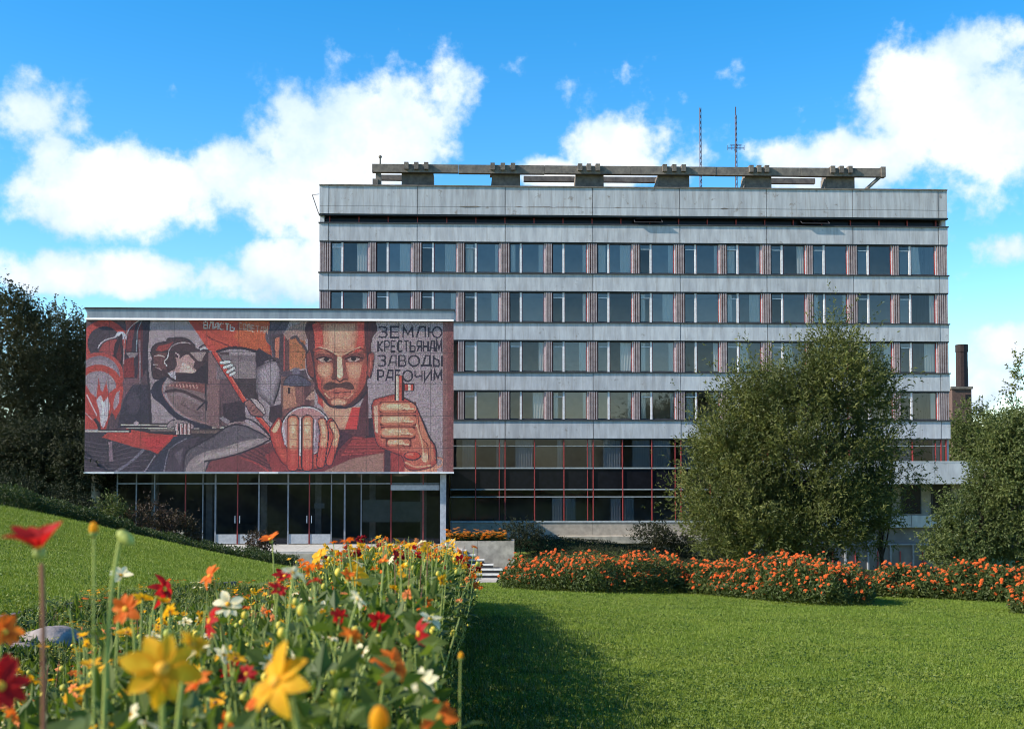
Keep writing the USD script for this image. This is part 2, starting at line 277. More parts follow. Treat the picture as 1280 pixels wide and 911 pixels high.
for a, b, h in ((571, 599, .05), (655, 690, .10), (690, 727, .07), (765, 776, .12), (640, 652, .04), (900, 912, .05)):
    A, B = (a - 397) / 18.35, (b - 397) / 18.35; MB().prism([(A, zc), (A + .3 * (B - A), zc - h), (B - .2 * (B - A), zc - .7 * h), (B, zc + .01), (B - .3, zc + .06), (A + .2, zc + .04)], -.069, -.03).build("spalled_edge", bld, roofcon)
for k, (a, b) in enumerate(zip([0.0] + J, J + [UL])):
    BX(a, b - .003, -.12, .22, z_top + .002, z_top + .09 + .01 * (k % 2)).build("coping", bld, roofcon)
BX(-.04, UL + .04, -.03, .3, z_pb - .10, z_pb - .003).build("parapet_lip", bld, sill_m)
for i, (zb, zt) in enumerate(bands):
    panel_row(zb, zt, concrete, -.08, .18)
    BX(-.04, UL + .04, -.15, .2, zt + .003, zt + .085).build("window_ledge", bld, sill_m)
    BX(.03, UL - .03, -.05, .2, zb - .07, zb - .003).build("drip_strip", bld, sill_m)
# recessed strip of low windows below the parapet
zs0, zs1 = bands[0][1] + .09, z_pb - .105
BX(.4, UL - .4, .62, .70, zs0, zs1).build("attic_wall", bld, spandrel_m)
for k in range(int(UL / 2) + 1):
    u = .65 + 2 * k
    BX(u - .035, u + .035, .40, .50, zs0, zs1).build("attic_mullion", bld, red_m)
    if k % 3 == 1: BX(u + .04, u + 1.95, .44, .49, zs0 + .02, zs0 + .09).build("attic_rail", bld, rail_m)
for px in (792, 1004):                         # hopper lights hanging open
    u = (px - 397) / 18.35
    m = MB(); A = np.array([[u, .3, zs1 - .05], [u + 1.9, .3, zs1 - .05], [u + 1.9, -.30, zs0 + .10], [u, -.30, zs0 + .10]])
    for p, q in zip(A, np.roll(A, -1, 0)): m.tube([p, q], .028, 4)
    o = m.build("open_hopper_frame", bld, frame_d)
    part("hopper_pane", bld, (np.vstack([A, A + [0, .012, .012]]), [[0, 1, 2, 3], [7, 6, 5, 4], [0, 4, 5, 1], [2, 6, 7, 3]]), glass)
# piers and windows of the four upper floors
def curtain(x0, x1, y, z0, z1, amp=.013, pitch=.17, flare=0.0):
    k = max(8, int((x1 - x0) / .03)); x = np.linspace(x0, x1, k); w = amp * np.sin((x - x0) / pitch * 2 * np.pi)
    v = np.concatenate([np.stack([x, y + w, np.full(k, z0)], 1), np.stack([x0 + (x - x0) * (1 - flare), y + w * .7, np.full(k, z1)], 1)])
    i = np.arange(k - 1); return v, np.stack([i, i + 1, i + k + 1, i + k], 1)
rw = random.Random(11)
for fl, (zt_, zb_) in enumerate(wins):
    zb, zt = zb_ + .09, zt_ - .075
    for k in range(15):
        u = .65 + 3 * k
        if fl >= 2 and k < 3: continue
        wide = .62 if k % 2 == 0 else .46
        a, b = (u - wide / 2, u + wide / 2) if 0 < k < 14 else ((.05, .80) if k == 0 else (UL - .80, UL - .05))
        m = MB().box(a, b, .02, .20, zb, zt); m.build("pier", bld, pier_d)
        m = MB(); nr = int(round((b - a) / .155))
        for q in range(nr):
            c = a + (q + .5) * (b - a) / nr; m.box(c - .046, c + .046, -.03, .018, zb + .004, zt - .004)
        m.build("pier_fluting", bld, pier_l)
        if k == 14: continue
        nxt = .65 + 3 * (k + 1); nw = .62 if (k + 1) % 2 == 0 else .46
        a, b = b, (nxt - nw / 2 if k < 13 else UL - .80)
        w = UsdGeom.Xform.Define(stage, numbered(path_of(bld), "window")).GetPrim()
        ca = a + .08 + .62; y0, y1 = .10, .17
        fm = MB().box(a, a + .06, y0, y1, zb, zt).box(a + .06, b - .08, y0, y1, zt - .06, zt).box(a + .06, b - .08, y0, y1, zb, zb + .08)
        zz_ = zt - .36
        has_tr = rw.random() < .75
        if has_tr: fm.box(a + .06, ca, y0, y1, zz_ - .035, zz_ + .035)
        fm.build("frame", w, frame_d if not has_tr else frame_d)
        BX(ca, ca + .13, y0 - .04, y1, zb + .02, zt - .02).build("mullion", w, frame_w); BX(b - .08, b, y0 - .03, y1, zb + .02, zt).build("jamb", w, frame_w)
        BX(ca + .132, ca + .175, y0 - .02, y1, zb + .085, zt - .065).build("sash_edge", w, red_m); BX(b - .125, b - .082, y0 - .02, y1, zb + .085, zt - .065).build("sash_edge", w, red_m)
        if has_tr: MB().box(a + .07, ca - .01, y0 - .02, y0 - .002, zz_ - .03, zz_ + .03).build("transom", w, frame_w)
        cp = [(a + .06, ca, zb + .08, (zz_ - .035 if has_tr else zt - .06)), (ca + .13, b - .08, zb + .08, zt - .06)] + ([(a + .06, ca, zz_ + .035, zt - .06)] if has_tr else [])
        for (p0, p1, q0, q1) in cp: BX(p0 + (.045 if p0 > ca else 0), p1 - (.045 if p0 > ca else 0), .13, .138, q0, q1).build("pane", w, glass)
        t = rw.random(); m = None
        if t < .68:
            ww = rw.choice([.25, .35, .5, .75]); part("curtain", w, curtain(b - .12 - ww, b - .14, .24, zb, zt, flare=rw.choice([0, 0, -.3])), curtain_m)
        if t > .35 and t < .75:
            ww = rw.choice([.3, .5, .75]); part("curtain", w, curtain(a + .12, a + .1 + ww, .25, zb, zt), curtain_m)
        if t > .93: part("curtain", w, curtain(ca + .16, ca + .9, .24, zb, zt, flare=.25), curtain_m)
# tall glazed storeys below
GE = 28.65
BX(-.02, 8.4, .1, .3, -3, z_g0 - .08).build("lower_wall", bld, plinth_m)
m0 = 8.65
rows_hi = [(z_g0 - .075, zl(556.5)), (zl(556.5), z_g1)]
k = 0
nm = int((UL - m0) / 2)
us = [m0 + 2 * q for q in range(nm + 1)] + [UL - .3]
for q, u in enumerate(us):
    zlow = z_pl if u <= GE + .1 else z_g1
    joint = (q % 3) == 2
    BX(u - .035, u + .035, .0, .14, zlow, z_g0 - .07).build("mullion", bld, red_m)
    if joint and u > 10: BX(u - .42, u - .36, .02, .13, zlow, z_g0 - .07).build("mullion", bld, red_m)
    if q == len(us) - 1: continue
    u1 = us[q + 1]
    for (b_, a_) in [(z_g0 - .075, zl(556.5)), (zl(556.5) - .04, z_g1)]:
        BX(u + .036, u1 - .036, .07, .08, a_, b_).build("pane", bld, hall_glass)
    BX(u + .036, u1 - .036, .03, .11, zl(556.5) - .04, zl(556.5)).build("transom", bld, rail_m)
    BX(u + .036, u1 - .036, -.01, .12, z_g1 - .09, z_g1).build("transom", bld, rail_m)
    if rw.random() < .75:
        ww = rw.choice([.35, .5, .8, 1.2]); left = rw.random() < .5
        part("curtain", bld, curtain(u + .1 if left else u1 - .1 - ww, u + .1 + ww if left else u1 - .1, .2, z_g1, z_g0 - .1), curtain_m)
    if u < GE - .1:
        BX(u + .036, u1 - .036, .06, .10, z_s1, z_g1 - .095).build("spandrel_panel", bld, spandrel_m)
        BX(u + .036, u1 - .036, .0, .12, z_s1 - .07, z_s1 - .003).build("transom", bld, rail_m)
        BX(u + .036, u1 - .036, .0, .12, z_t2 - .06, z_t2).build("transom", bld, rail_m)
        BX(u + .036, u1 - .036, .07, .08, z_t2 + .005, z_s1 - .075).build("pane", bld, hall_glass)
        BX(u + .036, u1 - .036, .07, .08, z_pl, z_t2 - .065).build("pane", bld, hall_glass)
        if rw.random() < .8:
            ww = rw.choice([.3, .45, .7]); left = rw.random() < .5
            part("curtain", bld, curtain(u + .1 if left else u1 - .1 - ww, u + .1 + ww if left else u1 - .1, .2, z_pl, z_t2), curtain_m)
BX(8.41, GE + .1, -.06, .3, z_pl - .12, z_pl - .003).build("sill", bld, rail_m)
for a in np.arange(8.41, GE, 3.4): BX(a + .008, min(a + 3.4, GE + .1) - .008, -.02, .28, -3, z_pl - .125).build("plinth_panel", bld, plinth_m)
BX(12.65, GE, -1.1, -.03, -.35, .12).build("kerb_ledge", bld, planter_m)
# lower block at the right with its flat projecting roof
ann = thing("side_annex", "low flat roofed annex with broad white fascia half hidden behind trees", "building", main_world(GE + .15, 0, 0), ROT)
az = [at(1150, p, 80.5)[2] for p in (577.5, 604.5, 645, 660, 683, 716)]
AL = 16.6
for a in np.arange(0, AL - .5, 4.15): BX(a + .02, a + 4.13, -2.4, -2.2, az[1], az[0]).build("fascia_panel", ann, concrete)
BX(0, AL, -2.19, 3.0, az[1] + .1, az[0] - .15).build("roof", ann, roofcon)
BX(AL - .02, AL + .2, -2.4, 3.0, az[1], az[0]).build("fascia_panel", ann, concrete)
BX(0, AL, -2.42, -2.15, az[0] + .004, az[0] + .06).build("coping", ann, white_metal)
BX(.1, AL - 1, .3, .5, az[2], az[1] + .1).build("wall", ann, plinth_m)
for a in np.arange(.6, AL - 2, 2.1):
    w = UsdGeom.Xform.Define(stage, numbered(path_of(ann), "window")).GetPrim()
    MB().box(a, a + .08, .2, .29, az[2] + .1, az[1] - .1).box(a + 1.3, a + 1.38, .2, .29, az[2] + .1, az[1] - .1).build("frame", w, frame_d)
    BX(a + .085, a + 1.295, .22, .28, az[2] + .1, az[1] - .1).build("pane", w, spandrel_m)
for a in np.arange(0.1, AL - 1.2, 3.8): BX(a + .02, a + 3.78, -.6, .25, az[3], az[2]).build("fascia_panel", ann, concrete)
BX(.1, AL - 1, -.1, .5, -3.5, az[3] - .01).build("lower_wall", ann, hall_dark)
for a in np.arange(.8, AL - 1.4, 1.55):
    BX(a, a + .1, -.3, -.12, -3.2, az[4]).build("door_post", ann, post_m)
    BX(a + .7, a + .75, -.26, -.14, -3.2, az[4] - .4).build("door_bar", ann, red_m)
BX(.4, AL - 1.3, -.32, -.12, az[4] + .01, az[4] + .1).build("lintel", ann, post_m)

# ------------------------------------------------------------------ roof pergola (front and rear beams on stands)
perg = thing("rooftop_frame", "weathered concrete beam frame on six dark stands along the roof edge", "roof structure", main_world(0, 0, z_top + .0), ROT)
def up(px): return (px - 397) / 18.33
pz = [zl(p, 82) - z_top for p in (216, 205, 224)]
r_z = z_pb + .4 - z_top
u0, u1 = up(461), up(1117)
segs = np.linspace(u0, u1, 7)
for a, b in zip(segs[:-1], segs[1:]): BX(a + .01, b - .01, .78 + .02 * rng.random(), 1.2, pz[0] + .04 * rng.random(), pz[1] - .02).build("front_beam", perg, roofcon)
for a, b in [(up(466), up(500)), (up(655), up(722)), (up(757), up(835)), (up(968), up(1040))]: BX(a, b, 3.4, 3.75, at(0, 227, 85)[2] - z_top, at(0, 220.5, 85)[2] - z_top).build("rear_beam", perg, roofcon)
BX(u0, u1, 4.3, 4.6, .0, .3).build("kerb_beam", perg, roofcon)
for i, (a, b) in enumerate([(498, 539), (607, 649), (718, 756), (826, 866), (937, 972), (1042, 1080)]):
    a, b = up(a), up(b); sl = [0, .35, .1, -.05, .05, .05][i]
    MB().prism([(a, r_z), (b, r_z), (b - .03, pz[0] + .1), (a + sl, pz[0] + .1)], 1.22, 2.6).build("stand", perg, roofcon)
    for q in range(3):
        c = a + .35 + q * (b - a - .6) / 2.4
        m = MB().box(c - .15, c + .15, .60, 2.9, pz[0] + .22, pz[1] + .09); m.build("cross_beam", perg, roofcon)
    if i in (3, 4, 5):
        MB().tube([(a - .75, .9, r_z + .6), (a + .02, 1.3, pz[0] - .1)], .11, 5).build("strut", perg, roofcon)
MB().tube([(u1 - 1.6, 1.0, .05), (u1 - .25, 1.0, pz[0] + .1)], .13, 5).build("strut", perg, roofcon)
BX(u1 - .32, u1, .70, 1.22, pz[0] - .02, pz[1] + .08).build("beam_end", perg, roofcon)
BX(u0 + .25, u0 + .6, .95, 1.6, r_z, pz[0]).build("post", perg, roofcon); BX(u0 + .05, u0 + .42, .72, 1.22, pz[0] - .9, pz[0] - .45).build("bracket", perg, roofcon)
MB().tube([(u0 + .55, 1.0, pz[1] - .1), (u0 + .55, 1.0, pz[1] + .5)], .06, 6).tri(trimesh.creation.icosphere(1, .12).apply_translation((u0 + .55, 1.0, pz[1] + .52))).build("vent_cap", perg, roofcon)
# masts
def lattice(h, w, n):
    m = MB(); c = [(w, 0), (-w / 2, w * .87), (-w / 2, -w * .87)]
    for x, y in c: m.tube([(x, y, 0), (x * .6, y * .6, h)], .024, 4)
    for k in range(n):
        s0, s1 = 1 - .4 * k / n, 1 - .4 * (k + 1) / n
        for q in range(3):
            p, r = c[q], c[(q + 1) % 3]; m.tube([(p[0] * s0, p[1] * s0, h * k / n), (r[0] * s1, r[1] * s1, h * (k + 1) / n)], .014, 3)
    return m
zr = z_pb + .4
for px, top, lab, cross in ((875.5, 135, "slim lattice mast on the roof, left of the crossed one", False), (920, 144, "roof mast with a small cross arm near its top", True)):
    w = main_world(up(px), 5.0, zr); w[0] = at(px, 200, w[1])[0]; h = at(px, top, w[1])[2] - zr
    t = thing("radio_mast", lab, "mast", w, 0)
    lattice(h, .10, 20).build("lattice", t, mast_m)
    if cross:
        hz = h * .70
        a = MB()
        for dz, r in ((0, .62), (.22, .42)):
            a.tube([(-r, 0, hz + dz), (r, 0, hz + dz)], .03, 4); a.tube([(0, -r, hz + dz), (0, r, hz + dz)], .03, 4)
        for q in (-.6, -.3, .3, .6): a.tube([(q, 0, hz - .15), (q, 0, hz + .2)], .02, 4)
        a.build("cross_arm", t, mast_m)
        MB().tube([(0, 0, h), (0, 0, h + .6)], .04, 5).build("tip", t, mast_m)
w = main_world(-.05, .1, z_pb)
t = thing("wire_bracket", "thin metal bracket sticking out at the upper left corner of the office building", "bracket", w)
MB().tube([(0, 0, 0), (-.45, 0, 1.3)], .03, 5).tube([(-.45, 0, 1.3), (.02, 0, 1.35)], .02, 5).build("arm", t, frame_d)

# ------------------------------------------------------------------ entrance hall and mosaic wall
W0 = at(105, 590, 72.0); WW = at(567, 590, 72.0 + .77)[0] - W0[0]
W0[2] = 0
hall = thing("entrance_hall", "glazed entrance hall carrying a wide mosaic wall with a soldier and a worker", "building", W0, ROT)
def wl(px, py):
    "photograph pixel to hall-local x, z on the mosaic plane"
    x = (px - 105) / 462 * WW
    return x, at(105, py, 72.0)[2]
MZ0, MZ1, CZ = wl(0, 589.5)[1], wl(0, 400)[1], wl(0, 386.5)[1]
def hx(px): return (px - 105) / 462 * WW
BX(.03, WW - .03, .08, .75, MZ0 + .03, CZ - .15).build("wall_core", hall, plinth_m)
# cornice: sloping fascia
c = MB(); ov = .10
v = [(-.05, -ov, CZ), (WW + .05, -ov, CZ), (WW + .05, .8, CZ), (-.05, .8, CZ), (.25, -.06, MZ1 + .06), (WW - .02, -.06, MZ1 + .06), (WW - .02, .8, MZ1 + .06), (.25, .8, MZ1 + .06)]
c.add(v, [[0, 3, 2, 1], [4, 5, 6, 7], [0, 1, 5, 4], [1, 2, 6, 5], [2, 3, 7, 6], [3, 0, 4, 7]]).build("cornice", hall, cornice_m)
BX(-.08, WW + .08, -ov - .04, .84, CZ + .003, CZ + .10).build("roof_edge", hall, sill_m)
MB().add([(.0, -.20, MZ1 + .003), (WW, -.20, MZ1 + .003), (WW, -.10, MZ1 + .12), (.0, -.10, MZ1 + .12), (.0, -.0, MZ1 + .003), (WW, -.0, MZ1 + .003), (WW, 0, MZ1 + .055), (0, 0, MZ1 + .055)], [[0, 1, 2, 3], [4, 7, 6, 5], [0, 4, 5, 1], [3, 2, 6, 7], [0, 3, 7, 4], [1, 5, 6, 2]]).build("drip_edge", hall, white_metal)
for a, b, mt in ((105, 143, white_metal), (143, 323, cornice_m), (323, 347, white_metal), (347, 498, cornice_m), (498, 568, white_metal)):
    BX(hx(a) + .01, hx(b) - .01, -.12, .06, MZ0 - .11, MZ0 - .003).build("lower_flashing", hall, mt)

def mosaic():
    step = .8
    W, H = int(462 / step), int(190 / step)
    X, Y = np.meshgrid(105 + (np.arange(W) + .5) * 462 / W, 400 + (np.arange(H) + .5) * 190 / H)
    C = np.zeros((H, W, 3)); C[:] = (134, 126, 132)
    def paint(g, col, a=1.0):
        if g.is_empty: return
        x0, y0, x1, y1 = g.bounds
        i0, i1 = max(0, int((y0 - 400) / 190 * H) - 1), min(H, int((y1 - 400) / 190 * H) + 2); j0, j1 = max(0, int((x0 - 105) / 462 * W) - 1), min(W, int((x1 - 105) / 462 * W) + 2)
        if i1 <= i0 or j1 <= j0: return
        shapely.prepare(g); k = shapely.contains_xy(g, X[i0:i1, j0:j1], Y[i0:i1, j0:j1]); s = C[i0:i1, j0:j1]; s[k] = s[k] * (1 - a) + np.array(col, float) * a
    def smooth_pts(p, n=8):
        p = np.asarray(p, float)
        if len(p) < 3: return p
        q = np.vstack([2 * p[0] - p[1], p, 2 * p[-1] - p[-2]]); out = []
        for i in range(1, len(q) - 2):
            t = np.linspace(0, 1, n, endpoint=False)[:, None]; a, b, c_, d = q[i - 1], q[i], q[i + 1], q[i + 2]
            out.append(.5 * (2 * b + (c_ - a) * t + (2 * a - 5 * b + 4 * c_ - d) * t * t + (3 * b - a - 3 * c_ + d) * t ** 3))
        return np.vstack(out + [p[-1:]])
    def P(pts, col, a=1.0, edge=None, ew=1.2):
        g = Polygon(pts).buffer(0); paint(g, col, a)
        if edge is not None: paint(g.boundary.buffer(ew / 2), edge)
    def S(pts, w, col, a=1.0): paint(LineString(smooth_pts(pts)).buffer(w / 2), col, a)
    def SL(pts, w, col, a=1.0): paint(LineString(pts).buffer(w / 2, cap_style=2), col, a)
    def E(cx, cy, rx, ry, col, a=1.0, edge=None, ew=1.2):
        t = np.linspace(0, 2 * np.pi, 40); P(np.stack([cx + rx * np.cos(t), cy + ry * np.sin(t)], 1), col, a, edge, ew)
    def ring(cx, cy, r0, r1, col, clip): paint(Point(cx, cy).buffer(r1).difference(Point(cx, cy).buffer(r0)).intersection(shapely.box(*clip)), col)
    def soft(g0, c0, c1, n=6, grow=1.0):
        "a shape shaded by nested steps of stones, from its rim to its middle"
        for i in range(n): paint(g0.buffer(-grow * i), np.array(c0) + (np.array(c1) - np.array(c0)) * i / (n - 1))
    DK, DB, RD, OR, GY, LG, FL, FD, BR = (46, 42, 52), (50, 52, 68), (150, 62, 58), (160, 84, 58), (128, 126, 138), (165, 162, 170), (192, 146, 118), (160, 108, 90), (104, 90, 94)
    box = shapely.box
    # ---- left field
    P([(105, 400), (183, 400), (181, 432), (183, 470), (187, 530), (187, 545), (105, 545)], (74, 62, 70))
    ring(128, 429, 21, 29, RD, (105, 400, 156, 450)); paint(Point(128, 429).buffer(21).intersection(box(105, 400, 156, 445)), (58, 52, 62))
    P([(121, 440), (126, 430), (134, 425), (144, 424), (142, 444), (124, 446)], (128, 62, 64)); S([(120, 435), (125, 428), (132, 424), (143, 421)], 1.3, LG)
    P([(141, 421), (144, 415), (151, 414), (155, 418), (154, 425), (151, 424), (150, 417), (146, 420)], (165, 175, 190))
    P([(154, 400), (172, 400), (160, 410), (155, 420)], (120, 72, 72))
    P([(150, 416), (152, 445), (150, 458), (144, 458), (139, 445), (141, 430), (146, 421)], (44, 36, 46)); P([(147, 430), (150, 445), (147, 455), (143, 445)], (82, 40, 46))
    P([(183, 400), (172, 400), (160, 410), (155, 425), (153, 455), (151, 480), (172, 480), (182, 460)], (50, 44, 56))
    P([(160, 412), (167, 404), (163, 425), (162, 440), (155, 440), (157, 420)], (92, 48, 54)); P([(169, 406), (175, 402), (176, 470), (170, 478), (171, 440)], (88, 46, 52))
    P([(155, 441), (171, 441), (165, 448), (160, 448)], (120, 112, 118)); P([(152, 450), (165, 446), (166, 472), (153, 472)], (100, 44, 48))
    S([(155, 424), (157, 414), (163, 406), (172, 400)], 1, LG); S([(174, 401), (169, 415), (168, 440)], .9, (110, 130, 140)); SL([(172, 425), (173, 480)], 2.2, (112, 100, 108)); SL([(153, 420), (152, 455)], 1.4, (130, 120, 125))
    P([(152, 473), (172, 473), (172, 486), (160, 496), (152, 500)], (92, 72, 80))
    clip = (105, 400, 158, 540)
    ring(122, 471, 0, 31, (74, 62, 70), clip); ring(122, 471, 26, 30.5, (146, 66, 64), clip); ring(122, 471, 0, 26, (108, 100, 112), clip); ring(122, 471, 15, 21, (130, 120, 130), (105, 440, 150, 462))
    ring(121, 487, 0, 31, (148, 62, 56), clip); ring(121, 487, 0, 23, (126, 118, 128), clip)
    P([(148, 481), (152, 492), (149, 512), (143, 524), (139, 515), (141, 497)], RD); P([(143, 492), (148, 488), (147, 505), (141, 514), (140, 505)], (135, 125, 135))
    P([(105, 540), (105, 480), (112, 492), (119, 497), (121.5, 472), (124, 488), (127, 490), (131, 478), (134, 492), (149, 480), (141, 498), (138, 515), (131, 538)], RD)
    P([(119, 501), (122, 496), (125, 494), (128, 503), (133, 496), (136, 507), (133, 525), (128, 536), (125, 532), (123, 515)], (170, 162, 172)); P([(125, 500), (130, 505), (127, 530)], (200, 196, 200))
    SL([(107, 494), (120, 520)], 1.6, (185, 170, 178)); SL([(105, 516), (114, 525)], 1.4, (170, 150, 155)); S([(118, 525), (122, 531), (124, 540)], 4, DK)
    P([(146, 536), (149, 514), (154, 497), (164, 481), (184, 481), (187, 530)], (50, 48, 60)); E(165, 505, 8, 14, (60, 56, 68))
    SL([(184, 480), (187, 530)], 3, DK); S([(183.5, 400), (181.5, 430), (182, 460), (185, 490), (187, 530)], 3, DK)
    # ---- foot of the left field
    P([(105, 540), (330, 540), (330, 590), (105, 590)], (54, 50, 60))
    for k in range(9): S([(105, 552 + 5 * k), (135, 556 + 5 * k), (160, 548 + 5 * k + k), (185, 540 + 7 * k)], .9, (84, 78, 88), .8)
    P([(126, 547), (134, 541), (160, 536), (175, 538), (186, 541), (222, 543), (207, 556), (196, 568), (186, 563), (170, 560), (150, 554), (134, 549)], RD); P([(176, 548), (216, 545), (204, 556), (195, 567), (184, 561)], (165, 56, 58))
    SL([(137, 552), (138.5, 577)], 4.5, (112, 98, 108)); S([(178, 563), (168, 573), (152, 585), (144, 590)], 3.2, (96, 96, 110)); S([(193, 570), (187, 579), (180, 590)], 1.6, (110, 108, 120))
    # ---- rifle
    SL([(105, 539), (163, 539)], 4.2, DK); SL([(105, 537.2), (122, 537.2)], .9, LG); SL([(105, 539.2), (160, 539.2)], 1.5, (176, 172, 165))
    P([(150, 530), (166, 528), (187, 529), (280, 530), (280, 546), (262, 547), (186, 542), (178, 540), (160, 537)], (52, 48, 54)); SL([(150, 531.5), (238, 532.3)], 1.5, (170, 166, 160)); SL([(156, 535), (216, 535.4)], 1.4, (180, 174, 165)); SL([(187, 538), (217, 538)], 2.6, (96, 86, 86)); SL([(238, 535.3), (279, 534.6)], 1.5, (176, 170, 160)); SL([(238, 540), (275, 540)], 4, (92, 80, 78)); E(169, 529, 3, 2, (150, 142, 150))
    # ---- heads of the two soldiers
    P(smooth_pts([(186, 441), (188, 434), (194, 429), (200, 427.5), (205, 427), (207, 423), (214, 422), (226, 422), (234, 425), (240, 431), (243, 436), (250, 437), (259, 440), (259, 478), (225, 478), (215, 476), (206, 471), (197, 474), (190, 473), (188, 466), (187.5, 456), (188, 447)]), (60, 48, 54), 1, DK, 1.4)
    P([(192, 438), (196, 432), (206, 430), (214, 427), (207, 437), (200, 439)], (124, 58, 58)); S([(208, 439), (212, 433), (219, 429), (228, 428), (235, 429)], 1, (150, 140, 145)); P([(189, 446), (196, 440), (206, 441), (203, 450), (206, 462), (196, 462), (191, 455)], (88, 62, 64))
    P([(217, 446), (222, 449), (227, 444), (233, 443), (241, 452), (239, 459), (248, 467), (230, 466), (208, 465), (216, 462), (219, 455)], (150, 124, 122)); P([(226, 453), (232, 456), (246, 467), (222, 465)], (178, 156, 150)); P([(234, 440), (256, 439), (251, 447), (250, 451), (245, 451)], (132, 120, 120))
    S([(208, 440), (207, 447), (203, 452), (206, 457)], 1.3, (190, 182, 186)); S([(191, 445), (197, 444), (203, 446)], 1.2, (176, 160, 160)); S([(190, 456), (194, 455.5)], 1.2, (176, 160, 160)); S([(192, 459), (197, 461), (200, 463)], 1.2, (150, 130, 130)); S([(217, 441), (221, 444), (221, 448)], 1.6, (165, 150, 150)); P([(207, 466), (217, 464), (218, 475), (211, 471)], (156, 156, 166)); S([(247, 434), (252, 431), (257, 433)], 2.2, DK); S([(248, 437), (252, 435), (257, 436)], 1, (190, 185, 180))
    P([(218, 468), (240, 466), (259, 450), (262, 476), (258, 479), (222, 478)], (46, 40, 48))
    # ---- front soldier: back, arm, sleeve
    P(smooth_pts([(204, 484), (212, 478), (225, 477), (258, 480), (276, 482), (276, 532), (258, 531), (240, 526), (222, 514), (209, 500)]), (106, 90, 93))
    P([(207, 482), (225, 477), (257, 480), (256, 492), (240, 488), (222, 485)], (108, 70, 70))
    for k in range(9): SL([(210 + 4.2 * k, 479.5 + .2 * k), (211 + 4.2 * k, 483 + .3 * k)], 1.4, (196, 140, 130))
    S([(205, 490), (214, 488), (226, 489), (240, 495), (256, 503)], 3.6, (58, 48, 54)); S([(213, 494), (224, 493), (236, 498), (250, 506)], 3.5, (128, 118, 122), .7); S([(225, 505), (236, 512), (248, 517)], 3, (84, 70, 74), .7); SL([(244, 513), (255, 502)], 2, DK); SL([(255, 480), (256, 514)], 2.2, DK)
    P([(258, 440), (272, 440), (272, 532), (258, 532)], (108, 86, 88)); P([(272, 440), (284, 440), (284, 532), (272, 532)], (64, 52, 58))
    P(smooth_pts([(186, 490), (190, 480), (198, 474), (206, 472), (202, 482), (203, 492), (210, 506), (225, 520), (250, 530), (264, 535), (235, 534), (215, 521), (200, 506), (190, 498)]), (44, 44, 58)); S([(203, 478), (201, 488), (206, 500), (216, 511), (232, 521), (258, 530)], 1.1, (140, 104, 104))
    # ---- second soldier's back
    P([(268, 443), (318, 443), (318, 474), (268, 474)], (100, 92, 98)); P([(278, 452), (316, 450), (316, 473), (290, 473)], (112, 104, 108)); P([(284, 473), (319, 473), (322, 505), (310, 500), (300, 494), (292, 480)], (58, 50, 56)); P([(272, 474), (290, 476), (304, 500), (304, 530), (276, 532)], (84, 68, 74)); P([(276, 505), (303, 500), (306, 525), (290, 530), (278, 524)], (54, 46, 54))
    soft(Polygon(smooth_pts([(318, 461), (330, 452), (347, 447), (350, 462), (347, 482), (340, 507), (328, 500), (318, 490)])), (86, 80, 88), (132, 126, 134), 5, 1.6); S([(349, 448), (350, 463), (347, 484), (341, 503)], 2, DK); S([(322, 457), (332, 452), (344, 450)], 1.2, DK)
    # ---- flag and pole
    P(smooth_pts([(232, 399), (280, 399), (333, 399), (334, 410), (329, 418), (331, 427), (336, 432), (338, 447), (326, 439), (300, 434), (285, 434), (267, 439), (258, 437)]), (150, 66, 54))
    P([(300, 400), (333, 400), (334, 410), (329, 418), (331, 427), (337, 446), (322, 437), (300, 433), (290, 420)], (162, 82, 56)); S([(240, 404), (256, 420), (284, 432)], 1.6, (92, 42, 44)); S([(245, 402), (262, 414), (280, 424)], 1.2, (120, 50, 48)); SL([(236, 400), (268, 440)], 6, (160, 66, 58))
    S([(266, 440), (285, 434.5), (302, 435), (318, 439), (330, 442), (340, 448)], 3.4, (44, 38, 48)); P([(317, 441), (321, 434), (330, 440), (342, 448), (330, 451), (318, 461)], (50, 44, 54))
    P(smooth_pts([(335, 399), (358, 399), (353, 415), (346, 419), (341, 424), (342, 434), (338, 447), (336, 433), (331, 427), (329, 418), (334, 410)]), (76, 70, 80)); S([(350, 402), (342, 412), (336, 424)], 1.4, (58, 54, 64))
    SL([(264, 438), (303, 500), (337, 540)], 7.4, DK); SL([(264, 438), (303, 500), (337, 540)], 5.4, (166, 62, 56)); SL([(266, 438), (305, 500), (338, 538)], 1.4, (190, 96, 82))
    for a, b in (((274, 453), (284, 452)), ((278, 459), (287, 456)), ((282, 465), (290, 460)), ((286, 468.5), (291, 465.5))): S([a, b], 4.6, DK); S([a, b], 3.3, (206, 198, 194))
    P([(303, 503), (312, 519), (326, 522), (329, 517), (310, 499)], (122, 88, 86), 1, DK, 1.2); P([(310, 497), (319, 499), (327, 507), (331, 516), (328, 518), (320, 510)], (158, 148, 150), 1, DK, 1)
    for k in range(3): SL([(309 + 4 * k, 513 + 2 * k), (315 + 4 * k, 506 + 3 * k)], 1, (74, 54, 58))
    P([(272, 523), (277, 521), (290, 529), (285, 532)], (124, 120, 128))
